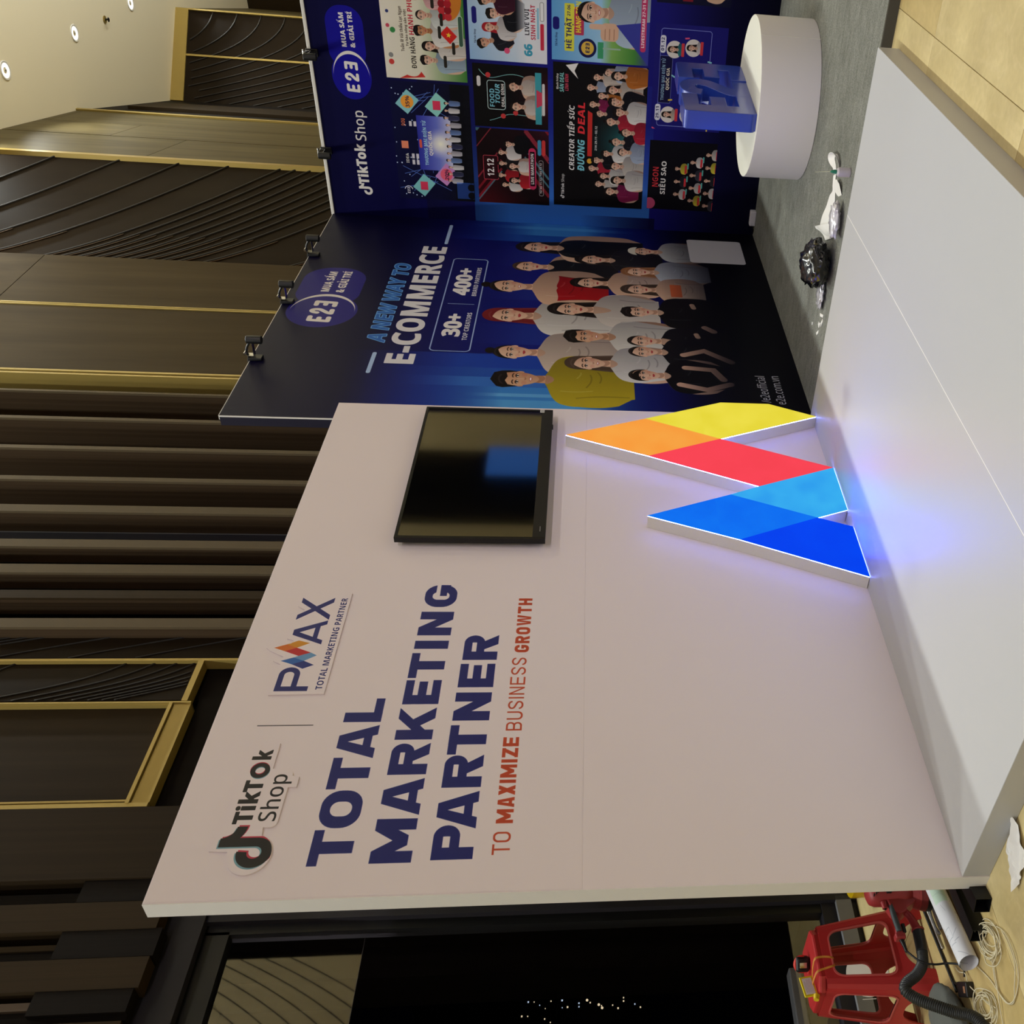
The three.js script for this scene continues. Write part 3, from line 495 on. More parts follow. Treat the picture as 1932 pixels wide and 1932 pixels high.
// ---------------------------------------------------------------- people printed on the posters (flat print)
function person(g, x, y, s, o = {}) { // x, y: centre of the face on the sheet, s: height of the face
  const skin = o.skin ?? '#dcb49c', hair = o.hair ?? '#17110f', top = o.top ?? '#e8e4e0', st = o.style ?? 'long', k = o.lean ?? 0, big = s > 0.06;
  g.save(); g.translate(x, y); g.scale(s, s); if (k) g.rotate(k);
  const path = (c, f) => { g.fillStyle = c; g.beginPath(); f(); g.closePath(); g.fill(); };
  const soft = (x0, x1, a, b) => { const q = g.createLinearGradient(x0, 0, x1, 0); q.addColorStop(0, a); q.addColorStop(1, b); return q; };
  if (st === 'long') path(hair, () => { const L = o.hl ?? 1.25; g.moveTo(-0.4, -0.2); g.bezierCurveTo(-0.48, -0.9, 0.48, -0.9, 0.43, -0.15); g.bezierCurveTo(0.44, 0.4, 0.6, 0.8, 0.5, L); g.bezierCurveTo(0.42, L + 0.12, 0.3, L, 0.25, 0.8); g.lineTo(-0.25, 0.8); g.bezierCurveTo(-0.34, L, -0.42, L + 0.1, -0.5, L - 0.1); g.bezierCurveTo(-0.58, 0.7, -0.42, 0.4, -0.4, -0.2); });
  const bw = o.bw ?? 1.05, bh = o.bh ?? 2.6; // torso and upper arms
  const torso = () => { g.moveTo(-0.24, 0.68); g.bezierCurveTo(-0.5, 0.8, -bw * 0.86, 0.84, -bw * 0.96, 1.12); g.bezierCurveTo(-bw * 1.1, 1.6, -bw * 1.12, bh * 0.72, -bw * 0.98, bh * 0.86); g.lineTo(-bw * 0.66, bh); g.lineTo(bw * 0.66, bh); g.lineTo(bw * 0.98, bh * 0.86); g.bezierCurveTo(bw * 1.12, bh * 0.72, bw * 1.1, 1.6, bw * 0.96, 1.12); g.bezierCurveTo(bw * 0.86, 0.84, 0.5, 0.8, 0.24, 0.68); };
  path(o.arms ?? skin, torso);
  path(skin, () => { g.moveTo(-0.17, 0.25); g.lineTo(0.17, 0.25); g.lineTo(0.2, 0.7); g.lineTo(0.6, 0.86); g.lineTo(0, 1.65); g.lineTo(-0.6, 0.86); g.lineTo(-0.2, 0.7); });
  path('rgba(70,25,15,0.28)', () => { g.moveTo(-0.17, 0.36); g.quadraticCurveTo(0, 0.62, 0.17, 0.36); g.lineTo(0.19, 0.6); g.quadraticCurveTo(0.02, 0.78, -0.18, 0.52); });
  path(top, () => {
    const n = o.neck ?? 'round';
    if (n === 'bare') { g.moveTo(-bw * 0.74, 1.42); g.bezierCurveTo(-0.4, 1.5, -0.2, 1.3, 0, 1.42); g.bezierCurveTo(0.2, 1.3, 0.4, 1.5, bw * 0.74, 1.42); g.bezierCurveTo(bw * 0.6, 2, bw * 0.6, bh * 0.8, bw * 0.66, bh); g.lineTo(-bw * 0.66, bh); g.bezierCurveTo(-bw * 0.6, bh * 0.8, -bw * 0.6, 2, -bw * 0.74, 1.42); }
    else { const a = n === 'strap' ? 0.68 : 1.02; g.moveTo(-0.26, 0.69); g.quadraticCurveTo(0, n === 'v' ? 1.75 : 1.12, 0.26, 0.69); g.bezierCurveTo(0.5, 0.8, bw * 0.86 * Math.min(1, a), 0.84, bw * 0.96 * a, 1.14); g.bezierCurveTo(bw * 1.1 * a, 1.5, bw * 1.0 * a, 1.7, bw * 0.98 * a, 1.8); g.lineTo(bw * 0.7, bh); g.lineTo(-bw * 0.7, bh); g.lineTo(-bw * 0.98 * a, 1.8); g.bezierCurveTo(-bw * 1.0 * a, 1.7, -bw * 1.1 * a, 1.5, -bw * 0.96 * a, 1.14); g.bezierCurveTo(-bw * 0.86 * Math.min(1, a), 0.84, -0.5, 0.8, -0.26, 0.69); }
  });
  path(soft(-bw, bw, 'rgba(0,0,0,0.03)', 'rgba(10,5,20,0.34)'), torso);
  if (big) { // folds
    g.strokeStyle = 'rgba(20,10,20,0.2)'; g.lineWidth = 0.045; g.lineCap = 'round'; g.beginPath(); g.moveTo(-bw * 0.72, 1.5); g.quadraticCurveTo(-bw * 0.6, bh * 0.66, -bw * 0.64, bh * 0.95); g.moveTo(bw * 0.72, 1.5); g.quadraticCurveTo(bw * 0.6, bh * 0.66, bw * 0.64, bh * 0.95); g.moveTo(-0.35, 1.75); g.quadraticCurveTo(0.0, 1.95, 0.3, 1.85); g.moveTo(-0.1, 2.1); g.quadraticCurveTo(0.2, 2.2, 0.45, 2.05); g.stroke();
    g.strokeStyle = 'rgba(255,255,255,0.14)'; g.beginPath(); g.moveTo(-bw * 0.45, 1.1); g.quadraticCurveTo(-bw * 0.5, 1.5, -bw * 0.42, 1.9); g.moveTo(0.1, 1.5); g.quadraticCurveTo(0.3, 1.62, 0.4, 1.6); g.stroke();
  }
  if (o.cross) { g.lineCap = 'round'; g.lineWidth = 0.34; g.strokeStyle = o.arms ?? skin; g.beginPath(); g.moveTo(-bw * 0.9, bh * 0.72); g.lineTo(bw * 0.5, bh * 0.64); g.moveTo(bw * 0.9, bh * 0.72); g.lineTo(-bw * 0.3, bh * 0.78); g.stroke(); g.lineWidth = 0.2; g.strokeStyle = skin; g.beginPath(); g.moveTo(bw * 0.4, bh * 0.645); g.lineTo(bw * 0.62, bh * 0.63); g.stroke(); }
  g.fillStyle = skin; for (const e of [-1, 1]) { g.beginPath(); g.ellipse(e * 0.345, 0.02, 0.05, 0.1, 0, 0, 7); g.fill(); }
  const face = () => { g.moveTo(-0.35, -0.15); g.bezierCurveTo(-0.37, -0.62, 0.37, -0.62, 0.35, -0.15); g.bezierCurveTo(0.35, 0.18, 0.2, 0.5, 0, 0.52); g.bezierCurveTo(-0.2, 0.5, -0.35, 0.18, -0.35, -0.15); };
  path(skin, face); path(soft(-0.35, 0.36, 'rgba(255,240,225,0.12)', 'rgba(110,50,35,0.3)'), face);
  if (s > 0.035) {
    for (const e of [-1, 1]) { g.fillStyle = 'rgba(190,90,80,0.2)'; g.beginPath(); g.ellipse(e * 0.2, 0.13, 0.1, 0.07, 0, 0, 7); g.fill(); g.fillStyle = 'rgba(90,45,35,0.3)'; g.beginPath(); g.ellipse(e * 0.165, -0.06, 0.1, 0.06, 0, 0, 7); g.fill(); }
    g.strokeStyle = 'rgba(40,24,20,0.8)'; g.lineWidth = 0.035; g.lineCap = 'round'; g.beginPath(); for (const e of [-1, 1]) { g.moveTo(e * 0.26, -0.15); g.quadraticCurveTo(e * 0.17, -0.2, e * 0.07, -0.16); } g.stroke();
    for (const e of [-1, 1]) { g.fillStyle = '#efe6e0'; g.beginPath(); g.ellipse(e * 0.16, -0.045, 0.075, 0.032, 0, 0, 7); g.fill(); g.fillStyle = '#1a110e'; g.beginPath(); g.arc(e * 0.16, -0.047, 0.036, 0, 7); g.fill(); g.lineWidth = 0.024; g.strokeStyle = 'rgba(20,12,10,0.9)'; g.beginPath(); g.ellipse(e * 0.16, -0.045, 0.085, 0.045, 0, Math.PI * 1.05, Math.PI * 1.95); g.stroke(); }
    g.strokeStyle = 'rgba(120,60,45,0.45)'; g.lineWidth = 0.03; g.beginPath(); g.moveTo(-0.05, 0.15); g.quadraticCurveTo(0, 0.19, 0.06, 0.15); g.stroke(); g.fillStyle = 'rgba(255,245,235,0.25)'; g.fillRect(-0.015, -0.05, 0.03, 0.17);
    g.fillStyle = o.lips ?? '#a83a40'; g.beginPath(); g.moveTo(-0.12, 0.29); g.quadraticCurveTo(-0.04, 0.25, 0, 0.27); g.quadraticCurveTo(0.04, 0.25, 0.12, 0.29); g.quadraticCurveTo(0, 0.39, -0.12, 0.29); g.fill(); if (o.smile) { g.fillStyle = '#f4efec'; g.beginPath(); g.ellipse(0, 0.297, 0.085, 0.022, 0, 0, 7); g.fill(); }
  }
  const cap = (dip) => path(hair, () => { g.moveTo(-0.385, 0.02); g.bezierCurveTo(-0.48, -0.78, 0.48, -0.78, 0.385, 0.02); g.bezierCurveTo(0.36, -0.2, 0.3, -0.36, dip, -0.43); g.bezierCurveTo(-0.2, -0.37, -0.34, -0.25, -0.385, 0.02); });
  if (st === 'cap') { cap(0); path('#d8d4c8', () => { g.moveTo(-0.44, -0.28); g.bezierCurveTo(-0.4, -0.85, 0.42, -0.85, 0.44, -0.28); g.lineTo(0.6, -0.2); g.quadraticCurveTo(0, -0.5, -0.44, -0.28); }); }
  else if (st === 'spiky') path(hair, () => { g.moveTo(-0.38, -0.02); for (const [a, b] of [[-0.46, -0.4], [-0.4, -0.56], [-0.22, -0.66], [-0.06, -0.74], [0.12, -0.7], [0.3, -0.66], [0.4, -0.46], [0.42, -0.25], [0.38, -0.02], [0.3, -0.34], [0.1, -0.3], [-0.1, -0.36], [-0.3, -0.28]]) g.lineTo(a, b); });
  else cap(st === 'part' || st === 'long' ? -0.12 : 0.12);
  if (st === 'bun') { g.fillStyle = hair; g.beginPath(); g.ellipse(0.05, -0.66, 0.17, 0.14, 0, 0, 7); g.fill(); }
  if (st === 'bangs') path(hair, () => { g.moveTo(-0.38, 0.1); g.bezierCurveTo(-0.4, -0.6, 0.4, -0.6, 0.38, 0.1); g.quadraticCurveTo(0.34, -0.16, 0.2, -0.17); g.quadraticCurveTo(0, -0.26, -0.24, -0.16); g.quadraticCurveTo(-0.34, -0.14, -0.38, 0.1); });
  if (big && st !== 'cap') { g.strokeStyle = 'rgba(170,150,150,0.16)'; g.lineWidth = 0.05; g.beginPath(); g.arc(0, -0.12, 0.4, -2.3, -1.1); if (st === 'long') { g.moveTo(0.4, 0.3); g.quadraticCurveTo(0.5, 0.7, 0.42, 1.1); g.moveTo(-0.4, 0.3); g.quadraticCurveTo(-0.5, 0.7, -0.43, 1.0); } g.stroke(); }
  g.restore();
}
const crowd = (g, list) => list.forEach(([x, y, s, o]) => person(g, x, y, s, o));
const lin = (g, x0, y0, x1, y1, stops) => { const q = g.createLinearGradient(x0, y0, x1, y1); stops.forEach(([t, c]) => q.addColorStop(t, c)); return q; };
const rad = (g, x, y, r, stops) => { const q = g.createRadialGradient(x, y, 0, x, y, r); stops.forEach(([t, c]) => q.addColorStop(t, c)); return q; };
function e2eLogo(g, x, y, w, h, color, slant = 0.06) { // the letters E 2 and a mirrored E
  g.save(); g.translate(x, y); g.transform(1, 0, -slant, 1, slant * h, 0); const lw = w * 0.27, s = h * 0.22, gap = (w - 3 * lw) / 2;
  g.strokeStyle = color; g.lineWidth = s; g.lineJoin = 'round'; g.lineCap = 'round'; const k = s / 2;
  const E = (x0, dir) => { const L = dir > 0 ? x0 + k : x0 + lw - k, R = dir > 0 ? x0 + lw - k : x0 + k; g.beginPath(); g.moveTo(R, k); g.lineTo(L, k); g.lineTo(L, h - k); g.lineTo(R, h - k); g.moveTo(L, h / 2); g.lineTo(R - dir * s * 0.3, h / 2); g.stroke(); };
  E(0, 1); const b = lw + gap; g.beginPath(); g.moveTo(b + k, h * 0.3); g.bezierCurveTo(b + k, -h * 0.02, b + lw - k, -h * 0.02, b + lw - k, h * 0.3); g.bezierCurveTo(b + lw - k, h * 0.5, b + k, h * 0.66, b + k, h - k); g.lineTo(b + lw - k, h - k); g.stroke(); E(2 * (lw + gap), -1); g.restore();
}
function pill(g, x, y, w, h, o = {}) { // the two-line round badge: x, y top left
  g.fillStyle = o.fill ?? '#1a1670'; g.beginPath(); g.roundRect(x + w * 0.34, y, w * 0.66, h * 0.93, h * 0.42); g.fill(); g.beginPath(); g.ellipse(x + w * 0.26, y + h * 0.5, w * 0.26, h * 0.5, 0, 0, 7); g.fill();
  g.fillStyle = '#ebe6e2'; g.beginPath(); const cx = x + w * 0.26, cy = y + h * 0.5; g.ellipse(cx, cy, w * 0.27, h * 0.46, 0, -Math.PI / 2, Math.PI / 2); g.ellipse(cx - w * 0.016, cy, w * 0.25, h * 0.46, 0, Math.PI / 2, -Math.PI / 2, true); g.fill();
  e2eLogo(g, x + w * 0.08, y + h * 0.34, w * 0.33, h * 0.34, '#efeae6');
  txt(g, 'MUA SẮM', x + w * 0.565, x + w * 0.93, y + h * 0.46, h * 0.115, '#efeae6', { fat: 3 }); txt(g, '& GIẢI TRÍ', x + w * 0.565, x + w * 0.94, y + h * 0.68, h * 0.115, '#efeae6', { fat: 3 });
}
const BT = 3.69;
let bannerTex, sideTex;
{ // ---- the long blue wall: printed sheet x 3.195..6.41
  const X0 = 3.195, s = sheet(3.215, 3.63, 560), g = s.g, X = (x) => x - X0, Y = (y) => BT - y;
  g.fillStyle = lin(g, 0, 0, 0, 3.63, [[0, '#0a082a'], [0.18, '#0a0832'], [0.3, '#0c0e58'], [0.5, '#0f1878'], [0.72, '#0b0e58'], [0.86, '#04041a'], [1, '#03030c']]); g.fillRect(0, 0, 3.3, 3.7);
  const beam = (x0, x1, y0, y1, c, a) => { g.globalAlpha = a; g.fillStyle = lin(g, 0, Y(y1), 0, Y(y0), [[0, 'rgba(20,30,120,0)'], [0.35, c], [0.7, c], [1, 'rgba(10,20,90,0)']]); g.fillRect(X(x0), Y(y1), x1 - x0, y1 - y0); g.globalAlpha = 1; };
  for (const [a, b, c, d, col, al] of [[3.2, 4.05, 1.0, 3.1, '#1c46b0', 0.8], [3.2, 3.86, 0.9, 2.95, '#2350a8', 0.75], [3.2, 3.62, 1.1, 2.6, '#3f8fd8', 0.75], [3.3, 3.46, 1.2, 2.5, '#62b4ea', 0.5], [3.62, 3.74, 1.4, 2.8, '#3a78cc', 0.6], [3.5, 3.54, 1.5, 2.4, '#8fd0f6', 0.4], [6.0, 6.41, 0.95, 2.75, '#1f52b4', 0.85], [6.15, 6.41, 1.2, 2.4, '#3d8edb', 0.7], [6.28, 6.34, 1.0, 2.6, '#58a8e6', 0.4], [4.2, 4.5, 1.2, 2.4, '#1b3a96', 0.5], [5.5, 5.9, 1.2, 2.3, '#1b3a96', 0.5], [4.9, 5.2, 1.3, 2.35, '#1c2f8a', 0.5]]) beam(a, b, c, d, col, al);
  pill(g, X(4.34), Y(3.64), 0.98, 0.48, { fill: '#231d78' });
  txt(g, 'A NEW WAY TO', X(4.16), X(5.45), Y(2.905), 0.115, lin(g, 0, 0, 130, 0, [[0, '#5f9be0'], [1, '#8fc4f0']]) && '#6fa8e4', { skew: 0.18, fat: 9 }); txt(g, 'A NEW WAY TO', X(4.16), X(5.45), Y(2.905), 0.115, '#2f62b4', { skew: 0.18, fat: 1 });
  for (const [a, b, y] of [[3.74, 4.02, 2.937], [5.87, 6.28, 2.69]]) rr(g, X(a), Y(y) - 0.014, b - a, 0.028, 0.014, '#a8c2ea');
  txt(g, 'E-COMMERCE', X(3.855), X(5.82), Y(2.675), 0.18, '#dddce4', { fat: 4 });
  rr(g, X(4.07), Y(2.592), 1.525, 0.267, 0.035, null, '#9db4e0', 0.009);
  txt(g, '30+', X(4.28), X(4.63), Y(2.42), 0.115, '#e6e3e6', { fat: 6 }); txt(g, 'TOP CREATORS', X(4.23), X(4.655), Y(2.36), 0.034, '#d8d8e0'); txt(g, '400+', X(4.94), X(5.42), Y(2.42), 0.115, '#e6e3e6', { fat: 6 }); txt(g, 'BRAND PARTNERS', X(4.925), X(5.44), Y(2.36), 0.034, '#d8d8e0');
  g.fillStyle = '#9db4e0'; g.fillRect(X(4.785), Y(2.55), 0.006, 0.19);
  const black = '#121214', P = (x, y, sz, o) => person(g, X(x), Y(y), sz * 1.12, o);
  P(5.51, 2.0, 0.2, { style: 'part', hair: '#3d2c22', top: '#16171c', neck: 'strap', bh: 3.2 }); P(5.9, 1.95, 0.22, { top: black, neck: 'strap', bh: 3.6, hl: 1.5, bw: 1.1 });
  P(4.64, 2.1, 0.235, { hair: '#6d1c20', hl: 2.1, top: '#dcd8d6', bh: 2.9, bw: 1.1 }); P(5.13, 2.13, 0.235, { style: 'bun', top: '#b3161c', neck: 'bare', bh: 2.9, bw: 1.15, smile: 1 }); P(4.09, 2.03, 0.215, { style: 'bun', top: '#d5c3b8', bh: 3, bw: 1.2 });
  P(3.73, 1.97, 0.225, { style: 'spiky', skin: '#c99a78', top: '#b9a626', bh: 3, bw: 1.25, smile: 1, arms: '#b9a626' });
  P(5.7, 1.49, 0.185, { top: '#1a1a20', bh: 2.8, hl: 1.4 }); P(5.25, 1.515, 0.19, { top: '#cdb3a8', neck: 'bare', bh: 2.8, hl: 1.7 }); P(4.78, 1.65, 0.22, { top: '#d8cfca', neck: 'v', bh: 2.7, hl: 1.0 }); P(4.36, 1.53, 0.205, { style: 'spiky', skin: '#cf9f80', top: '#e2dfdc', bh: 2.9, smile: 1 }); P(3.97, 1.52, 0.2, { style: 'long', hair: '#4a3a30', top: '#dddbdc', bh: 2.8, smile: 1, hl: 1.6 });
  P(5.92, 1.065, 0.165, { style: 'cap', top: '#cfd2d6', bh: 3, neck: 'round', hl: 1.2 }); P(5.5, 1.125, 0.175, { hair: '#8a5a3a', top: '#b8c0d0', bh: 3, hl: 1.6 }); P(5.17, 1.13, 0.18, { hair: '#3d2f28', top: '#d9bfae', neck: 'bare', bh: 2.6, hl: 1.3 });
  g.fillStyle = '#d0643c'; g.fillRect(X(5.06), Y(0.88), 0.22, 0.09); P(4.78, 1.135, 0.18, { style: 'spiky', top: black, arms: black, bh: 3.2, bw: 1.2, cross: 1 }); P(4.32, 1.13, 0.175, { style: 'part', top: '#16161b', arms: '#16161b', bh: 3.2, neck: 'v', cross: 1 }); P(4.16, 1.13, 0.17, { style: 'part', top: '#16161b', arms: '#16161b', bh: 3.2 }); P(3.83, 1.135, 0.175, { style: 'bangs', top: '#101013', bh: 2.8, bw: 1.1 });
  g.strokeStyle = '#d2a994'; g.lineCap = 'round'; g.lineWidth = 0.055; for (const q of [[[4.13, 0.85], [4.2, 0.7], [4.05, 0.52]], [[3.72, 0.9], [3.66, 0.72], [3.74, 0.56]], [[3.95, 0.85], [3.93, 0.66], [3.8, 0.6]], [[4.56, 0.66], [4.5, 0.6]]]) { g.beginPath(); q.forEach(([a, b], i) => (i ? g.lineTo(X(a), Y(b)) : g.moveTo(X(a), Y(b)))); g.stroke(); }
  g.fillStyle = lin(g, 0, Y(0.95), 0, Y(0.42), [[0, 'rgba(6,6,18,0)'], [1, 'rgba(6,6,16,0.97)']]); g.fillRect(0, Y(0.95), 3.3, 0.53); g.fillStyle = '#060610'; g.fillRect(0, Y(0.43), 3.3, 0.5);
  rr(g, X(5.74), Y(0.675), 0.485, 0.475, 0.03, '#b9b8bf'); // a plain white card: the code is left out
  txt(g, '/e2eofficial', X(3.52), X(3.875), Y(0.31), 0.062, '#b9b9c2', { light: true }); txt(g, 'e2e.com.vn', X(3.5), X(3.88), Y(0.21), 0.062, '#b9b9c2', { light: true });
  bannerTex = s.tex();
}
{ // ---- the side blue wall: printed sheet z -0.09..2.95
  const Z0 = -0.09, s = sheet(2.27, 3.63, 560), g = s.g, X = (z) => z - Z0, Y = (y) => BT - y;
  g.fillStyle = lin(g, 0, 0, 0, 3.63, [[0, '#05033a'], [0.16, '#05033c'], [0.3, '#101060'], [0.55, '#181c80'], [0.75, '#181674'], [0.9, '#08062c'], [1, '#04041a']]); g.fillRect(0, 0, 3.1, 3.7);
  g.fillStyle = lin(g, X(-0.09), 0, X(0.8), 0, [[0, 'rgba(52,120,214,0.95)'], [0.3, 'rgba(60,130,214,0.75)'], [1, 'rgba(60,120,210,0.1)']]); g.save(); g.beginPath(); g.rect(0, Y(2.5), 1.2, 1.5); g.clip(); g.fillRect(0, Y(2.5), 1.2, 1.5); g.restore();
  g.fillStyle = lin(g, 0, Y(2.9), 0, Y(2.2), [[0, '#0b0936'], [1, 'rgba(11,9,54,0)']]); g.fillRect(0, Y(2.9), 3, 0.7); g.fillStyle = lin(g, 0, Y(1.6), 0, Y(0.95), [[0, 'rgba(12,10,50,0)'], [1, '#0d0b3a']]); g.fillRect(0, Y(1.6), 0.1, 0.65);
  noteLogo(g, X(0.085), Y(3.45), 0.11, '#eae6e2'); txt(g, 'TikTok', X(0.175), X(0.505), Y(3.363), 0.078, '#eae6e2', { fat: 5 }); txt(g, 'Shop', X(0.53), X(0.775), Y(3.343), 0.078, '#eae6e2', { light: true, fat: 1.5 });
  pill(g, X(0.855), Y(3.545), 0.68, 0.3, { fill: '#120c96' });
  const box = (z0, z1, y0, y1, fn) => { g.save(); g.translate(X(z0), Y(y1)); g.beginPath(); g.rect(0, 0, z1 - z0, y1 - y0); g.clip(); fn(z1 - z0, y1 - y0); g.restore(); };
  box(1.04, 2.0, 2.503, 3.128, (w, h) => { // village offers poster
    g.fillStyle = lin(g, 0, 0, 0, h, [[0, '#ece4d6'], [0.45, '#ddd8c4'], [0.75, '#8fa878'], [1, '#3f7a34']]); g.fillRect(0, 0, w, h);
    for (const [a, b, r, c] of [[0.12, 0.05, 0.02, '#c9403c'], [0.17, 0.05, 0.018, '#8a8a8a'], [0.35, 0.08, 0.02, '#3c8a4c'], [0.38, 0.045, 0.014, '#c94a60'], [0.48, 0.05, 0.012, '#303a70']]) { g.fillStyle = c; g.beginPath(); g.arc(a, b, r, 0, 7); g.fill(); }
    txt(g, 'Tuần lễ Vải thiều Lục Ngạn', 0.2, 0.52, 0.155, 0.022, '#3a2a20'); txt(g, 'Tự hào nông sản Việt', 0.24, 0.5, 0.19, 0.018, '#3a2a20');
    txt(g, 'ĐƠN HÀNG', 0.08, 0.31, 0.24, 0.036, '#231a16'); txt(g, 'HẠNH PHÚC', 0.32, 0.62, 0.24, 0.036, '#c02a3c');
    g.fillStyle = '#c9352f'; g.beginPath(); g.moveTo(0.03, 0.16); g.quadraticCurveTo(0, 0.24, 0.06, 0.27); g.lineTo(0.02, 0.3); g.lineTo(0, 0.1); g.fill();
    crowd(g, [[0.15, 0.33, 0.085, { style: 'spiky', top: '#9fb4c4', bh: 3.4 }], [0.25, 0.35, 0.085, { top: '#e0d8d0', bh: 3.4 }], [0.36, 0.3, 0.09, { style: 'spiky', skin: '#bf8458', top: '#e6e2dc', bh: 3.4, bw: 1.2 }], [0.47, 0.31, 0.085, { style: 'part', top: '#d8dcd8', bh: 3.4 }], [0.6, 0.27, 0.08, { hair: '#5a4a44', skin: '#c8887a', style: 'bun', top: '#d9a8a8', bh: 3.6 }], [0.75, 0.3, 0.08, { top: '#c8b0a0', bh: 3 }]]);
    g.fillStyle = '#c97a2c'; g.beginPath(); g.ellipse(0.6, 0.5, 0.16, 0.11, 0, 0, Math.PI); g.fill(); for (let k = 0; k < 14; k++) { g.fillStyle = ['#a8202c', '#c03038', '#8a1824'][k % 3]; g.beginPath(); g.arc(0.47 + (k % 7) * 0.045, 0.46 + Math.floor(k / 7) * 0.045, 0.028, 0, 7); g.fill(); }
    g.save(); g.translate(0.34, 0.5); g.rotate(-0.8); g.fillStyle = '#cf2a26'; g.fillRect(-0.05, -0.04, 0.1, 0.08); g.fillStyle = '#f0d040'; g.beginPath(); for (let k = 0; k < 10; k++) { const r = k % 2 ? 0.009 : 0.022, a = k * Math.PI / 5 - Math.PI / 2; g.lineTo(r * Math.cos(a), r * Math.sin(a)); } g.fill(); g.restore();
    for (const [a, b] of [[0.1, 0.45], [0.2, 0.52], [0.31, 0.42], [0.4, 0.44], [0.52, 0.38]]) rr(g, a, b, 0.09, 0.024, 0.012, '#2a2620'); rr(g, 0.26, 0.575, 0.22, 0.034, 0.017, '#3f5a4a', '#cfe0c8', 0.004);
  });
  box(0.075, 1.02, 2.495, 3.12, (w, h) => { // award stage poster
    g.fillStyle = lin(g, 0, 0, 0, h, [[0, '#0a0c38'], [0.6, '#0b0b2c'], [1, '#0a0a18']]); g.fillRect(0, 0, w, h); g.strokeStyle = '#5a7ad0'; g.lineWidth = 0.004;
    for (let k = 0; k < 18; k++) { const side = k % 2 ? 0.06 : w - 0.3; g.beginPath(); g.moveTo(side + rnd() * 0.24, rnd() * 0.4); g.lineTo(side + rnd() * 0.3, 0.2 + rnd() * 0.3); g.stroke(); }
    for (let k = 0; k < 30; k++) { g.fillStyle = '#cfe0ff'; g.beginPath(); g.arc(rnd() * w, rnd() * 0.2, 0.005, 0, 7); g.fill(); }
    g.fillStyle = lin(g, 0, 0.18, 0, 0.46, [[0, '#2b2f9c'], [0.6, '#6a74cc'], [1, '#c9c8e0']]); g.fillRect(0.25, 0.19, 0.44, 0.27); g.fillStyle = rad(g, 0.47, 0.37, 0.13, [[0, '#fffce8'], [0.4, 'rgba(240,235,230,0.8)'], [1, 'rgba(200,200,240,0)']]); g.fillRect(0.3, 0.25, 0.34, 0.21);
    for (const [a, b, c, t, tc] of [[0.1, 0.21, '#7fc4c8', '', ''], [0.2, 0.4, '#c88ac8', '20%', '#1f2060'], [0.77, 0.13, '#8ac8d0', '35%', '#e86a2c'], [0.76, 0.36, '#8fd0c8', '', '']]) { g.save(); g.translate(a + 0.02, b); g.rotate(0.7); g.fillStyle = c; g.fillRect(-0.075, -0.06, 0.15, 0.12); g.restore(); if (t) { g.fillStyle = tc === '#e86a2c' ? '#f2a03c' : '#e8607a'; g.beginPath(); g.arc(a + 0.02, b, 0.05, 0, 7); g.fill(); txt(g, t, a - 0.025, a + 0.065, b + 0.018, 0.03, '#1b1440'); } else { g.fillStyle = '#d83a5c'; g.fillRect(a - 0.02, b - 0.03, 0.07, 0.06); } }
    rr(g, 0.43, 0.2, 0.07, 0.02, 0.01, '#e05a4c'); txt(g, 'THƯƠNG MẠI ĐIỆN TỬ', 0.29, 0.65, 0.262, 0.028, '#a8d8e8'); txt(g, 'QUỐC GIA', 0.37, 0.57, 0.302, 0.028, '#f0e8dc');
    txt(g, 'IDEA', 0.3, 0.38, 0.105, 0.022, '#dcd8d0'); g.fillStyle = '#e88a6a'; g.fillRect(0.42, 0.055, 0.06, 0.055); txt(g, 'DOU', 0.6, 0.66, 0.1, 0.03, '#e87a4c'); g.fillStyle = '#d8d4e0'; for (const [a, b] of [[0.29, 0.13], [0.34, 0.13], [0.29, 0.165], [0.34, 0.165], [0.6, 0.13], [0.6, 0.165]]) g.fillRect(a, b, 0.04, 0.022);
    g.strokeStyle = '#e8e4f0'; g.lineWidth = 0.006; g.beginPath(); g.arc(0.075, 0.08, 0.032, -1.4, 1.4); g.stroke(); e2eLogo(g, 0.045, 0.068, 0.05, 0.022, '#e8e4f0');
    g.fillStyle = '#08080f'; g.fillRect(0, 0.47, w, 0.2); for (let k = 0; k < 12; k++) person(g, 0.17 + k * 0.057, 0.425 + (k % 3) * 0.006, 0.026, { style: k % 2 ? 'spiky' : 'part', top: ['#c8c4cc', '#3a3c5c', '#e8e4e4', '#6f8ac0'][k % 4], arms: '#8a8a98', bh: 4.2, bw: 0.8 });
    g.fillStyle = 'rgba(60,110,230,0.5)'; g.fillRect(0.02, 0.48, 0.14, 0.14); for (let k = 0; k < 14; k++) { g.fillStyle = '#0c0c14'; g.beginPath(); g.arc(0.05 + k * 0.068, 0.6, 0.03, 0, 7); g.fill(); }
  });
  box(0.078, 0.7, 1.867, 2.46, (w, h) => { // red and black 12.12 poster
    g.fillStyle = lin(g, 0, 0, w, h, [[0, '#4a0c14'], [0.4, '#14080a'], [0.8, '#1c0a10'], [1, '#3a1420']]); g.fillRect(0, 0, w, h); for (let k = 0; k < 12; k++) { g.strokeStyle = ['rgba(230,70,90,0.5)', 'rgba(110,200,220,0.5)', 'rgba(200,40,60,0.5)'][k % 3]; g.lineWidth = 0.008 + rnd() * 0.02; g.beginPath(); const q = rnd() * w; g.moveTo(q, k % 2 ? 0 : h); g.lineTo(q + 0.25, k % 2 ? 0.2 : h - 0.2); g.stroke(); }
    rr(g, 0.2, 0.05, 0.2, 0.12, 0.012, '#2a0a10', '#d04a5a', 0.004); txt(g, '12.12', 0.225, 0.375, 0.135, 0.055, '#efe8e6');
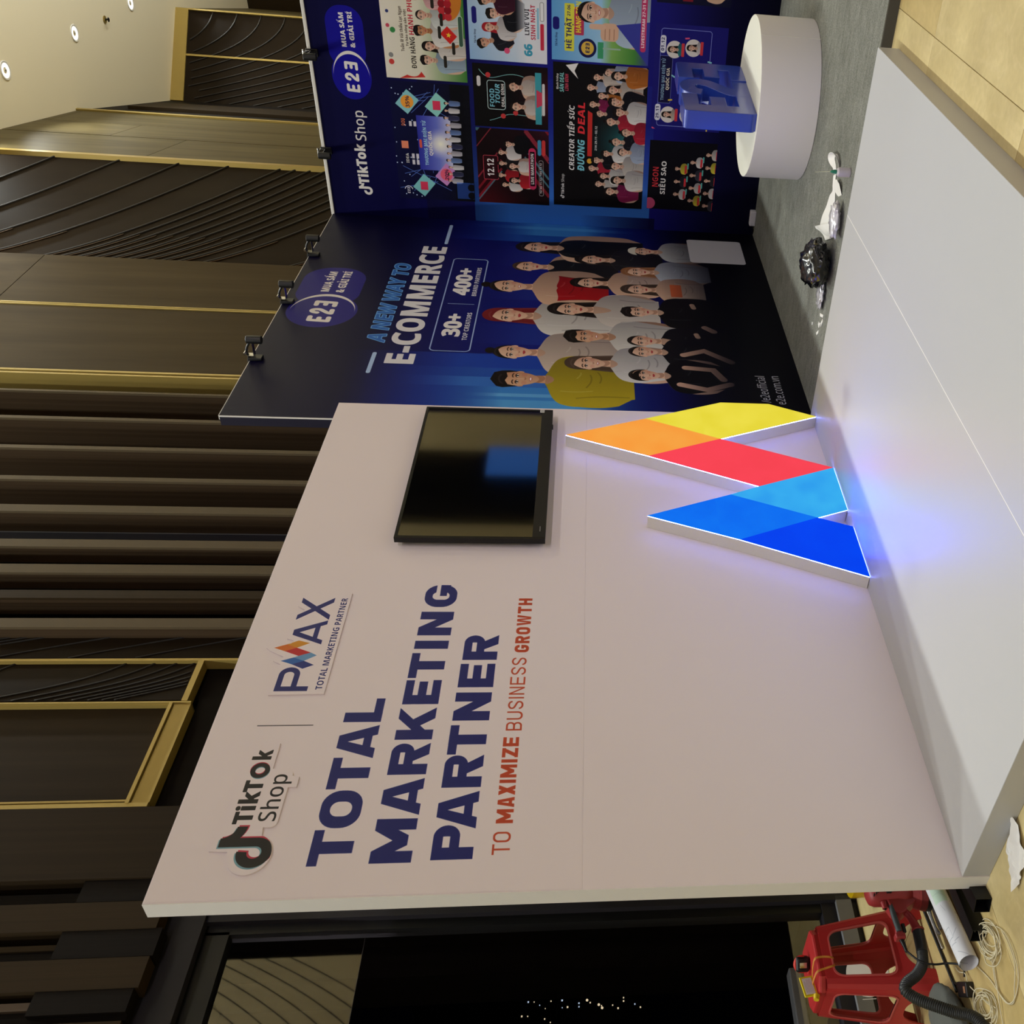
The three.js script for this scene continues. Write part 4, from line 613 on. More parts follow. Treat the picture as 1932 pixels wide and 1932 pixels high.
    crowd(g, [[0.16, 0.22, 0.05, { top: '#e0d8d4', bh: 3 }], [0.24, 0.19, 0.05, { style: 'spiky', top: '#b02028', bh: 3 }], [0.34, 0.2, 0.05, { top: '#222', bh: 3 }], [0.43, 0.2, 0.055, { style: 'part', top: '#e4dcd8', bh: 3 }], [0.5, 0.26, 0.06, { style: 'spiky', top: '#0e0e10', arms: '#0e0e10', bh: 3, bw: 1.2 }], [0.2, 0.3, 0.06, { top: '#b8242c', bh: 3 }], [0.32, 0.29, 0.065, { top: '#e6dcd6', neck: 'strap', bh: 3 }]]);
    rr(g, 0.13, 0.425, 0.35, 0.06, 0.03, '#c0305a'); rr(g, 0.16, 0.435, 0.29, 0.04, 0.006, '#1a0a10'); txt(g, 'LIVE MARATHON', 0.175, 0.435, 0.467, 0.024, '#f0e4e4'); rr(g, 0.08, 0.51, 0.3, 0.034, 0.012, null, '#c8c0c4', 0.003); txt(g, 'TỪ 9H 11.12 - 18H 13.12', 0.1, 0.36, 0.533, 0.016, '#d8d0d0'); rr(g, 0.42, 0.5, 0.13, 0.03, 0.015, '#3a8ab0'); rr(g, 0.42, 0.535, 0.13, 0.03, 0.015, '#c83a3a');
  });
  box(0.712, 1.195, 1.87, 2.462, (w, h) => { // food tour poster
    g.fillStyle = '#0d0b0c'; g.fillRect(0, 0, w, h); g.fillStyle = rad(g, w * 0.5, h, 0.35, [[0, '#5a1a24'], [1, 'rgba(20,10,12,0)']]); g.fillRect(0, 0, w, h); g.strokeStyle = '#7fb8b8'; g.lineWidth = 0.005; g.beginPath(); g.moveTo(0.05, 0.12); g.bezierCurveTo(0.1, 0.3, 0.12, 0.2, 0.1, 0.45); g.moveTo(0.44, 0.05); g.bezierCurveTo(0.3, 0.15, 0.46, 0.22, 0.4, 0.4); g.stroke();
    rr(g, 0.14, 0.11, 0.22, 0.14, 0.02, null, '#c8e0e0', 0.005); txt(g, 'FOOD', 0.155, 0.3, 0.165, 0.036, '#7fc4d8'); txt(g, 'TOUR', 0.18, 0.335, 0.207, 0.036, '#7fc4d8', { skew: 0.2 }); txt(g, 'DEAL DÍNH', 0.16, 0.34, 0.243, 0.022, '#efe8e4'); rr(g, 0.31, 0.03, 0.08, 0.03, 0.015, '#d8d4d4'); g.fillStyle = '#c03a3c'; for (const [a, b] of [[0.4, 0.12], [0.09, 0.23], [0.12, 0.33]]) { g.beginPath(); g.arc(a, b, 0.02, 0, 7); g.fill(); }
    crowd(g, [[0.32, 0.32, 0.085, { top: '#d8c8bc', neck: 'strap', style: 'bun', bh: 2.4 }], [0.17, 0.34, 0.085, { top: '#dccfc6', neck: 'strap', bh: 2.4, hl: 1.7 }]]); g.fillStyle = '#3f9aa8'; g.fillRect(0.04, 0.49, 0.4, 0.05); g.fillStyle = '#c8405a'; g.beginPath(); g.moveTo(0.17, 0.5); g.lineTo(0.31, 0.5); g.lineTo(0.28, 0.56); g.lineTo(0.2, 0.56); g.fill(); rr(g, 0.11, 0.545, 0.25, 0.022, 0.011, '#d8d4d4');
  });
  box(1.22, 1.98, 1.874, 2.475, (w, h) => { // pale blue birthday live poster
    g.fillStyle = lin(g, 0, 0, w * 0.3, h, [[0, '#8fb4dc'], [0.5, '#c3d4e6'], [1, '#e8e6e8']]); g.fillRect(0, 0, w, h); g.fillStyle = '#2f4a90'; txt(g, 'TikTok Shop', 0.12, 0.22, 0.055, 0.014, '#1d2440'); rr(g, 0.26, 0.03, 0.12, 0.036, 0.018, '#1d1a70');
    crowd(g, [[0.13, 0.12, 0.085, { style: 'spiky', skin: '#cf9c80', top: '#202028', bh: 2.6, lean: -0.3 }], [0.24, 0.16, 0.08, { hair: '#a02028', top: '#d8d2d2', bh: 2.6, hl: 1.6 }], [0.34, 0.2, 0.09, { style: 'spiky', top: '#15151b', bh: 2.6, bw: 1.3 }], [0.43, 0.14, 0.085, { style: 'spiky', skin: '#d2a084', top: '#40182a', bh: 2.6 }], [0.56, 0.12, 0.08, { top: '#d8dce8', bh: 2.6 }]]);
    g.fillStyle = lin(g, 0, 0.36, 0, 0.45, [[0, 'rgba(220,224,232,0)'], [1, '#dfe2ea']]); g.fillRect(0, 0.34, w, 0.11); g.fillStyle = '#e0e2ea'; g.fillRect(0, 0.44, w, 0.2); txt(g, '66', 0.05, 0.14, 0.485, 0.06, '#3f9ab8', { fat: 6 }); txt(g, 'LIVE VUI', 0.2, 0.39, 0.465, 0.034, '#1d1a24'); txt(g, 'SINH NHẬT', 0.17, 0.42, 0.512, 0.034, '#c02a44'); g.fillStyle = '#8fc0d8'; g.fillRect(0.18, 0.525, 0.22, 0.016); rr(g, 0.1, 0.55, 0.19, 0.028, 0.008, '#c8344a'); rr(g, 0.31, 0.55, 0.13, 0.028, 0.008, '#e8e8ec', '#555', 0.003);
    for (const [a, b] of [[0.08, 0.29], [0.6, 0.3]]) { g.fillStyle = '#d8507a'; g.beginPath(); g.arc(a, b, 0.022, 0, 7); g.fill(); }
  });
  box(0.09, 1.247, 1.068, 1.828, (w, h) => { // black deal poster with a crowd
    g.fillStyle = '#0f0d0f'; g.fillRect(0, 0, w, h); g.fillStyle = rad(g, 0.55, 0.6, 0.4, [[0, '#2f7a80'], [1, 'rgba(16,14,16,0)']]); g.fillRect(0, 0.2, w, h); g.fillStyle = '#e8e4e4'; g.beginPath(); g.moveTo(w - 0.02, 0.1); g.lineTo(w - 0.12, 0.2); g.lineTo(w - 0.06, 0.17); g.lineTo(w, 0.2); g.fill();
    noteLogo(g, 0.06, 0.055, 0.035, '#e4e0e0'); txt(g, 'TikTok', 0.095, 0.19, 0.088, 0.022, '#e4e0e0'); txt(g, 'Shop', 0.2, 0.27, 0.088, 0.022, '#e4e0e0', { light: true });
    txt(g, 'CREATOR TIẾP SỨC', 0.3, 0.83, 0.172, 0.042, '#efeaea', { skew: 0.15 }); txt(g, 'ĐƯỜNG', 0.3, 0.56, 0.255, 0.055, '#7fc8d8', { skew: 0.15, fat: 3 }); txt(g, 'DEAL', 0.6, 0.86, 0.255, 0.055, '#e0343c', { skew: 0.15, fat: 3 });
    txt(g, 'SĂN DEAL', 0.93, 1.08, 0.085, 0.032, '#8fd4d4', { skew: 0.1 }); txt(g, 'LINH ĐÌNH', 0.94, 1.07, 0.122, 0.028, '#e0506a', { skew: 0.1 }); txt(g, 'Black Friday', 0.95, 1.07, 0.042, 0.015, '#e8e4e4');
    g.fillStyle = '#c8302c'; g.beginPath(); g.moveTo(0.43, 0.28); g.lineTo(0.8, 0.28); g.lineTo(0.78, 0.318); g.lineTo(0.43, 0.318); g.fill(); g.fillStyle = '#e0a83c'; g.beginPath(); g.arc(0.39, 0.3, 0.022, 0, 7); g.fill(); txt(g, '21H 29.11 - 02.12', 0.48, 0.68, 0.36, 0.018, '#e4e0e0');
    const tops = ['#a8b4cc', '#b86a2a', '#16161a', '#b8283c', '#e2dcd6', '#d0c8c0', '#8a2050', '#e8e4e0', '#1c1c22', '#cfc0b4'], st = ['part', 'long', 'bun', 'spiky', 'long'];
    const pp = [[0.2, 0.36], [0.27, 0.4], [0.33, 0.3], [0.4, 0.34], [0.46, 0.42], [0.78, 0.36], [0.85, 0.3], [0.92, 0.37], [0.98, 0.28], [1.06, 0.33], [1.1, 0.42], [0.72, 0.45], [0.14, 0.46], [0.24, 0.52], [0.36, 0.5], [0.48, 0.56], [0.56, 0.5], [0.64, 0.58], [0.8, 0.52], [0.88, 0.48], [0.97, 0.46], [1.08, 0.5]];
    pp.sort((a, b) => a[1] - b[1]).forEach(([a, b], i) => person(g, a, b + 0.02, 0.066 + (b > 0.44 ? 0.016 : 0), { style: st[(i * 7) % 5], top: tops[(i * 3) % 10], bh: 3, hl: 1.3 }));
  });
  box(1.262, 1.99, 1.075, 1.838, (w, h) => { // summer stock poster
    g.fillStyle = lin(g, 0, 0, 0, h, [[0, '#5f9fd8'], [0.5, '#9cc8ea'], [0.62, '#7fae5a'], [0.85, '#4a8a3c'], [1, '#3a3f8c']]); g.fillRect(0, 0, w, h); rr(g, 0.22, 0.01, 0.09, 0.05, 0.02, '#1d1a70'); txt(g, 'TikTok Shop', 0.1, 0.2, 0.045, 0.016, '#1b2450');
    rr(g, 0.07, 0.1, 0.34, 0.075, 0.008, '#dcd84a'); txt(g, 'HÈ THẬT', 0.085, 0.31, 0.155, 0.042, '#1f1c66'); rr(g, 0.19, 0.175, 0.2, 0.075, 0.008, '#b83a5a'); txt(g, 'HÀNG TỒN', 0.205, 0.43, 0.228, 0.042, '#efe23c'); txt(g, '27.06', 0.32, 0.4, 0.145, 0.022, '#1f1c66');
    person(g, 0.36, 0.31, 0.19, { top: '#b4c6dc', style: 'part', bh: 2.6, smile: 1, hl: 1, bw: 1.2 }); g.fillStyle = '#d8ae94'; g.beginPath(); g.roundRect(0.16, 0.38, 0.13, 0.14, 0.04); g.fill(); g.strokeStyle = 'rgba(120,70,50,0.5)'; g.lineWidth = 0.006; for (let k = 1; k < 4; k++) { g.beginPath(); g.moveTo(0.17, 0.38 + k * 0.035); g.lineTo(0.25, 0.38 + k * 0.035); g.stroke(); } g.fillStyle = '#dcb49c'; g.beginPath(); g.roundRect(0.24, 0.29, 0.04, 0.13, 0.02); g.fill();
    g.fillStyle = '#1b1c50'; g.beginPath(); g.arc(0.1, 0.28, 0.07, 0, 7); g.fill(); g.fillStyle = '#d8b24a'; g.beginPath(); g.arc(0.1, 0.28, 0.05, 0, 7); g.fill(); e2eLogo(g, 0.065, 0.265, 0.07, 0.03, '#1b1c50'); g.fillStyle = '#3f9a6a'; g.fillRect(0.03, 0.36, 0.12, 0.045); g.fillStyle = '#9fb8a8'; g.fillRect(0.1, 0.4, 0.012, 0.14); g.fillStyle = '#3a3f9c'; g.beginPath(); g.moveTo(0, h); g.lineTo(0.28, 0.5); g.lineTo(0.32, h); g.fill(); rr(g, 0.1, h - 0.07, 0.6, 0.045, 0.02, '#c23a6a'); txt(g, 'LIVESTREAM 27-31 MỖI THÁNG', 0.13, 0.66, h - 0.038, 0.022, '#f4e4ec');
  });
  box(0.1, 0.688, 0.45, 1.024, (w, h) => { // black superstar poster
    g.fillStyle = '#0d0b12'; g.fillRect(0, 0, w, h); g.fillStyle = '#c8507a'; g.beginPath(); g.arc(0.05, 0.02, 0.05, 0, 7); g.fill(); txt(g, 'NGON', 0.19, 0.37, 0.085, 0.05, '#c8343c'); txt(g, 'SIÊU SAO', 0.13, 0.42, 0.15, 0.044, '#ece6e4');
    for (let r = 0; r < 3; r++) for (let c = 0; c < 5; c++) { if ((r === 0 && c > 2) || (r === 1 && c > 3)) continue; const x = (r === 0 ? 0.14 : r === 1 ? 0.09 : 0.05) + c * 0.11, y = 0.24 + r * 0.13; person(g, x, y, 0.042, { top: ['#e2dcd8', '#26262c', '#d8c840', '#c8c0b8', '#3a3a44'][(r * 2 + c) % 5], style: ['long', 'part', 'spiky'][(r + c) % 3], bh: 2.2 }); rr(g, x - 0.04, y + 0.068, 0.07, 0.018, 0.004, '#c8343c'); rr(g, x + 0.0, y + 0.088, 0.05, 0.012, 0.004, '#5fb0a8'); }
  });
  box(0.78, 1.585, 0.45, 1.03, (w, h) => { // blue schedule poster
    g.fillStyle = '#1c1a72'; g.fillRect(0, 0, w, h); rr(g, 0.03, 0.05, 0.74, 0.4, 0.02, null, '#8f9ae0', 0.004); rr(g, 0.21, 0.05, 0.36, 0.1, 0.008, '#14123a', '#7f8ad0', 0.003); txt(g, 'THƯƠNG MẠI ĐIỆN TỬ', 0.23, 0.55, 0.095, 0.026, '#8fb0c8'); txt(g, 'QUỐC GIA', 0.31, 0.48, 0.132, 0.026, '#ece0c8'); rr(g, 0.07, 0.03, 0.13, 0.045, 0.018, '#dcdce8'); txt(g, '29.11', 0.085, 0.185, 0.063, 0.024, '#1b1850'); rr(g, 0.59, 0.045, 0.13, 0.045, 0.018, '#dcdce8'); txt(g, '01.12', 0.605, 0.705, 0.078, 0.024, '#1b1850');
    for (const [x, y, c] of [[0.12, 0.14, '#c8b8a8'], [0.62, 0.16, '#2f7a80'], [0.64, 0.31, '#d8d0d0'], [0.12, 0.3, '#b8a0a0'], [0.36, 0.3, '#c8c0d0']]) { g.fillStyle = '#dcd4d0'; g.beginPath(); g.arc(x, y, 0.065, 0, 7); g.fill(); g.save(); g.beginPath(); g.arc(x, y, 0.065, 0, 7); g.clip(); person(g, x, y - 0.015, 0.055, { top: c, bh: 2 }); g.restore(); rr(g, x - 0.05, y + 0.055, 0.1, 0.024, 0.006, '#c83a44'); }
    for (let k = 0; k < 12; k++) { g.save(); g.translate(rnd() * w, rnd() * h); g.rotate(rnd() * 3); g.fillStyle = ['#8fd0d8', '#d8507a', '#e0c04a', '#c8d0e8'][k % 4]; g.fillRect(0, 0, 0.035, 0.012); g.restore(); }
  });
  box(1.73, 2.4, 0.45, 1.03, (w, h) => { g.fillStyle = '#121330'; g.fillRect(0, 0, w, h); g.strokeStyle = '#3f6a90'; g.lineWidth = 0.006; for (let k = 0; k < 10; k++) { g.beginPath(); g.moveTo(0.1 + rnd() * 0.5, 0.05 + rnd() * 0.2); g.lineTo(0.1 + rnd() * 0.5, 0.05 + rnd() * 0.2); g.stroke(); } crowd(g, [[0.12, 0.3, 0.09, { top: '#e0b8b0', neck: 'strap' }], [0.26, 0.33, 0.08, { top: '#c8a0a0' }]]); g.fillStyle = '#7a1c2c'; g.fillRect(0.02, 0.2, 0.1, 0.08); rr(g, 0.1, 0.5, 0.16, 0.03, 0.015, '#5f8ac8'); });
  sideTex = s.tex();
}
// ---------------------------------------------------------------- the blue stand
{
  const body = std({ color: 0x15122a, roughness: 0.5 }), print = (m) => phys({ map: m, roughness: 0.45, specularIntensity: 0.2 });
  const t = thing('backdrop_wall', 'tall dark blue exhibition backdrop printed with a group of people and E-COMMERCE lettering', 'display wall');
  mesh('panel', B(3.19, 6.41, 0.0, BT, -0.16, -0.0915), body, t); mesh('printed_face', new THREE.PlaneGeometry(3.215, 3.63).translate(4.8025, BT - 1.815, -0.0905), print(bannerTex), t); mesh('edge_strip', [B(3.187, 3.19, 0, BT, -0.1, -0.0905), B(3.19, 6.41, BT, BT + 0.004, -0.12, -0.09)], M.white, t);
  const w = thing('side_wall', 'dark blue exhibition side wall covered with promotional posters', 'display wall');
  mesh('panel', B(6.4115, 6.48, 0.0, BT, -0.16, 2.18), body, w); mesh('printed_face', new THREE.PlaneGeometry(2.27, 3.63).rotateY(-Math.PI / 2).translate(6.4105, BT - 1.815, 1.045), print(sideTex), w);
  mesh('top_strip', [RB(6.398, 6.43, BT - 0.012, BT + 0.014, -0.1, 2.18, 0.004), RB(6.434, 6.48, BT, BT + 0.022, -0.1, 2.18, 0.004)], M.white, w);
  const c = thing('carpet', 'grey needle-felt carpet covering the low base of the blue stand', 'carpet');
  mesh('base', B(3.37, 6.4095, 0.0, 0.055, -0.0895, 2.95), M.carpetSide, c); const top = mesh('pile', B(3.372, 6.409, 0.055, 0.06, -0.0893, 2.948), M.carpet, c);
  // small black lamps on arms along the tops of the blue walls
  const head = new THREE.LatheGeometry([[0, 0.047], [0.024, 0.047], [0.0265, 0.043], [0.0265, -0.045], [0.0235, -0.047], [0.0215, -0.04], [0, -0.038]].map(([x, y]) => new THREE.Vector2(x, y)), 24);
  const lamp = thing('arm_light', 'black cylinder lamp on a chrome arm, leftmost of three on the long blue wall', 'lamp', [3.872, BT, -0.09], 0, 'arm lights on the blue walls');
  mesh('clamp', [RB(-0.028, 0.028, -0.075, 0.012, 0.0, 0.02, 0.004), RB(-0.028, 0.028, 0.0045, 0.014, -0.06, 0.005, 0.003)], M.black, lamp);
  mesh('arm', [sweep([V(0, 0.0, 0.012), V(0, 0.014, 0.03), V(0, 0.014, 0.07), V(0, -0.006, 0.11), V(0, -0.02, 0.135)], 0.0075, 24, 8)], M.blackMetal, lamp); mesh('strap', [RB(-0.02, 0.02, -0.03, 0.012, 0.03, 0.034, 0.001), RB(-0.02, 0.02, -0.032, -0.028, 0.03, 0.12, 0.001)], M.chrome, lamp); mesh('knob', cyl(0.009, 0.009, 0.06, 12).rotateZ(Math.PI / 2).translate(0, 0.022, 0.05), M.chrome, lamp);
  const h = mesh('lamp_head', head, M.black, lamp); h.position.set(0, -0.045, 0.14);
  const more = [[4.7, -0.09, 0, 'black cylinder lamp on a chrome arm, middle of three on the long blue wall'], [5.528, -0.09, 0, 'black cylinder lamp on a chrome arm, nearest the corner on the long blue wall'], [0.44, 0, 1, 'black cylinder lamp on the side wall top, above the white note logo'], [1.185, 0, 1, 'black cylinder lamp on the side wall top, above the round badge']];
  for (const [a, z, onSide, label] of more) { const l = lamp.clone(); l.name = numbered('arm_light'); l.userData = { ...lamp.userData, label }; if (onSide) { l.position.set(6.41, BT + 0.012, a); l.rotation.y = -Math.PI / 2; } else l.position.set(a, BT, z); scene.add(l); }
}
{ // round white plinth with the blue letters
  const t = thing('plinth', 'round white drum plinth standing on the grey carpet', 'plinth', [5.043, 0.06, 1.425]);
  const R = 0.515, H = 0.394;
  mesh('drum', new THREE.LatheGeometry([[0, 0], [R - 0.004, 0], [R, 0.004], [R, H - 0.004], [R - 0.002, H - 0.002]].map(([x, y]) => new THREE.Vector2(x, y)), 128), M.plinth, t);
  mesh('top', new THREE.LatheGeometry([[0, H], [R - 0.004, H], [R - 0.0015, H - 0.002], [R - 0.004, H - 0.004], [0, H - 0.004]].map(([x, y]) => new THREE.Vector2(x, y)), 128), M.plinthTop, t);
  mesh('seam', RB(-0.003, 0.003, 0, H - 0.002, -0.001, 0.001, 0.0004, 1).translate(0, 0, R + 0.0006).rotateY(-0.5), M.white, t);
  const blue = phys({ color: 0x233fa6, roughness: 0.28, clearcoat: 0.6, clearcoatRoughness: 0.15 });
  const s = thing('letter_sign', 'glossy dark blue block letters E, 2 and a mirrored E on the round white plinth', 'letter sign', [4.564, 0.4545, 1.448], -0.064);
  const lw = 0.322, hh = 0.468, st = 0.1;
  const E = () => { const q = new THREE.Shape(), r = 0.035; q.moveTo(r, 0); q.lineTo(lw, 0); q.lineTo(lw, st); q.lineTo(st + 0.02, st); q.lineTo(st + 0.02, (hh - st) / 2); q.lineTo(lw - 0.04, (hh - st) / 2); q.lineTo(lw - 0.04, (hh + st) / 2); q.lineTo(st + 0.02, (hh + st) / 2); q.lineTo(st + 0.02, hh - st); q.lineTo(lw, hh - st); q.lineTo(lw, hh); q.lineTo(r, hh); q.quadraticCurveTo(0, hh, 0, hh - r); q.lineTo(0, r); q.quadraticCurveTo(0, 0, r, 0); return q; };
  const two = new THREE.Shape(); two.moveTo(0.01, 0); two.lineTo(lw - 0.01, 0); two.lineTo(lw - 0.01, st); two.lineTo(0.15, st); two.bezierCurveTo(0.2, 0.2, lw - 0.01, 0.22, lw - 0.01, 0.33); two.bezierCurveTo(lw - 0.01, 0.42, 0.25, hh, 0.16, hh); two.bezierCurveTo(0.08, hh, 0.02, 0.43, 0.01, 0.34); two.lineTo(0.11, 0.32); two.bezierCurveTo(0.115, 0.36, 0.14, hh - st, 0.165, hh - st); two.bezierCurveTo(0.2, hh - st, 0.205, 0.36, 0.2, 0.325); two.bezierCurveTo(0.19, 0.25, 0.02, 0.2, 0.01, 0.09);
  const D = 0.112, ge = extrude(E(), D, 0.004).translate(0, 0.004, -D - 0.004), g2 = extrude(two, D, 0.004).translate(0, 0.004, -D - 0.004);
  mesh('letter', ge, blue, s); const m2 = mesh('letter', g2, blue, s); m2.position.x = 0.314; const m3 = mesh('letter', ge.clone().rotateY(Math.PI).translate(0, 0, -D - 0.0), blue, s); m3.position.x = 0.95;
  const foot = mesh('foot_plate', RB(0.006, 0.944, 0, 0.02, -D - 0.002, 0.0, 0.003), blue, s);
}

// ---------------------------------------------------------------- things on the blue stand's carpet
const GY = 0.06;
{
  // sheets given by a left and a right edge
  const sheetOf = (Lp, Rp, steps = 60) => ribbon(Lp, Lp.map((p, i) => [Rp[i][0] - p[0], Rp[i][1] - p[1], Rp[i][2] - p[2]]), 0.0015, steps);
  const strip = thing('vinyl_offcut', 'long curled white vinyl offcut with a loop at its end on the grey carpet', 'offcut', [0, GY + 0.002, 0]);
  mesh('tail', sheetOf([[3.85, 0.006, 1.32], [3.83, 0.006, 1.27], [3.81, 0.006, 1.24], [3.84, 0.01, 1.2], [3.86, 0.014, 1.13], [3.9, 0.02, 1.05], [3.955, 0.012, 0.97]], [[3.81, 0.002, 1.34], [3.79, 0.001, 1.28], [3.76, 0.001, 1.25], [3.73, 0.001, 1.21], [3.71, 0.001, 1.16], [3.69, 0.001, 1.11], [3.68, 0.001, 1.07]]), M.paper, strip);
  mesh('loop', sheetOf([[3.84, 0.006, 1.33], [3.86, 0.012, 1.355], [3.92, 0.02, 1.362], [3.96, 0.028, 1.38], [3.95, 0.034, 1.41], [3.9, 0.034, 1.44], [3.83, 0.03, 1.452], [3.77, 0.02, 1.44], [3.74, 0.012, 1.41], [3.75, 0.008, 1.37]], [[3.8, 0.0, 1.345], [3.85, 0.0, 1.375], [3.885, 0.0, 1.39], [3.91, 0.0, 1.405], [3.9, 0.0, 1.43], [3.86, 0.0, 1.44], [3.81, 0.0, 1.43], [3.78, 0.0, 1.41], [3.765, 0.0, 1.395], [3.77, 0.0, 1.36]]), M.paper, strip);
  mesh('wedge', sheetOf([[3.79, 0.004, 1.27], [3.72, 0.02, 1.34], [3.63, 0.02, 1.345]], [[3.77, 0.001, 1.25], [3.66, 0.001, 1.26], [3.6, 0.001, 1.29]], 16), M.paper, strip);
  const flap = thing('vinyl_sheet', 'folded pointed piece of white vinyl beside the crumpled black bag', 'offcut', [0, GY + 0.003, 0]);
  mesh('sheet', sheetOf([[3.94, 0.045, 0.965], [3.86, 0.05, 1.0], [3.76, 0.03, 1.05], [3.67, 0.01, 1.09]], [[3.93, 0.04, 0.955], [3.8, 0.004, 0.965], [3.68, 0.002, 1.0], [3.57, 0.001, 1.06]], 24), M.paper, flap);
  mesh('fold', sheetOf([[3.95, 0.03, 0.95], [3.86, 0.006, 0.945], [3.78, 0.004, 0.94]], [[3.83, 0.003, 0.98], [3.72, 0.003, 1.0], [3.62, 0.003, 1.02]], 16), M.paper, flap);
  const foil = thing('plastic_wrapper', 'shiny crumpled clear plastic wrapper against the platform edge', 'wrapper', [3.52, GY + 0.04, 1.17], 0.35);
  const crumple = (r, sx, sy, sz, k, amp, det = 4) => { let g = new THREE.IcosahedronGeometry(r, det); g = mergeVertices(g.deleteAttribute('uv').deleteAttribute('normal')); const p = g.attributes.position; for (let i = 0; i < p.count; i++) { const v = V().fromBufferAttribute(p, i).normalize(), a = 1 + amp * (Math.abs(fbm(v.x * 2.4 + k, v.y * 2.4, v.z * 2.4 + k, 3)) * 2.2 - 0.5) + amp * 0.6 * noise.noise(v.x * 7 + k, v.y * 7, v.z * 7); p.setXYZ(i, v.x * r * a * sx, v.y * r * a * sy, v.z * r * a * sz); } g.setAttribute('uv', new THREE.Float32BufferAttribute(new Float32Array(p.count * 2), 2)); g.computeVertexNormals(); return g.toNonIndexed(); };
  const film = phys({ color: 0xe4e2e6, roughness: 0.18, metalness: 0.15, transmission: 0.25, thickness: 0, clearcoat: 1, side: THREE.DoubleSide });
  mesh('film', crumple(0.1, 0.62, 0.34, 1.15, 3, 0.4), film, foil);
  const bag = thing('plastic_bag', 'crumpled shiny black plastic bag on the grey carpet beside the platform', 'bag', [3.6, GY + 0.094, 0.86], 0.2);
  mesh('crumpled_body', crumple(0.15, 1.0, 0.6, 1.05, 8, 0.26, 6), phys({ color: 0x0b0b0d, roughness: 0.22, clearcoat: 1, clearcoatRoughness: 0.15 }), bag); mesh('gathered_neck', crumple(0.05, 1.5, 0.6, 0.8, 2, 0.5).translate(0.14, -0.02, 0.06), phys({ color: 0x0b0b0d, roughness: 0.25, clearcoat: 1 }), bag);
  const clear = thing('clear_bag', 'small crumpled clear plastic bag left of the black bag', 'bag', [3.625, GY + 0.021, 0.65], 0.1); mesh('film', crumple(0.085, 0.95, 0.24, 1.15, 5, 0.55, 4), film, clear);
  [[3.575, 0.53, 0.09, 0.3, 'longest thin white offcut scrap left of the clear bag'], [3.545, 0.49, 0.075, 1.0, 'white offcut scrap crossing the longest one'], [3.57, 0.47, 0.05, 0.2, 'short white offcut scrap under the crossed ones'], [3.6, 0.45, 0.045, -0.6, 'slanted white scrap of paper beside the crossed offcuts'], [3.6, 0.395, 0.06, 0.7, 'white scrap of paper farthest left on the grey carpet'], [3.77, 0.375, 0.025, 0.1, 'tiny white scrap alone on the grey carpet']].forEach(([x, z, l, a, label]) => {
    const t = tag(mesh('paper_scrap', extrude(shapeOf([[-l / 2, -0.01], [l / 2, -0.006], [l / 2 - 0.01, 0.012], [-l / 2 + 0.006, 0.009]]), 0.003).rotateX(-Math.PI / 2), M.paper), label, 'scrap', 'white scraps on the carpet'); t.position.set(x, GY + 0.0005, z); t.rotation.y = a;
  });
  const b = thing('glue_bottle', 'small milky glue bottle with a green tip and thin straw beside the vinyl offcut', 'bottle', [3.515, GY, 1.45]);
  mesh('body', new THREE.LatheGeometry([[0, 0], [0.023, 0], [0.026, 0.004], [0.026, 0.066], [0.02, 0.076], [0.011, 0.079], [0, 0.079]].map(([x, y]) => new THREE.Vector2(x, y)), 24), phys({ color: 0xdcd4da, roughness: 0.35, transmission: 0.3, thickness: 0 }), b);
  mesh('tip', new THREE.LatheGeometry([[0.011, 0.078], [0.012, 0.09], [0.007, 0.108], [0.003, 0.116], [0, 0.116]].map(([x, y]) => new THREE.Vector2(x, y)), 18), std({ color: 0x1f7a5c, roughness: 0.4 }), b); mesh('straw', between(V(0, 0.115, 0), V(0.012, 0.2, -0.012), 0.0016, 8, 0.001), std({ color: 0xd8d8b8, roughness: 0.4 }), b);
  const ad = thing('power_adapter', 'small grey white power adapter at the foot of the blue corner', 'adapter', [6.372, GY, 0.08]); mesh('case', RB(-0.03, 0.03, 0, 0.05, -0.065, 0.065, 0.006), std({ color: 0xcfcdd2, roughness: 0.5 }), ad); mesh('cable', sweep([V(0, 0.02, -0.064), V(-0.01, 0.008, -0.1), V(0.0, 0.006, -0.13), V(0.02, 0.006, -0.16)], 0.004, 20, 6), M.black, ad);
}
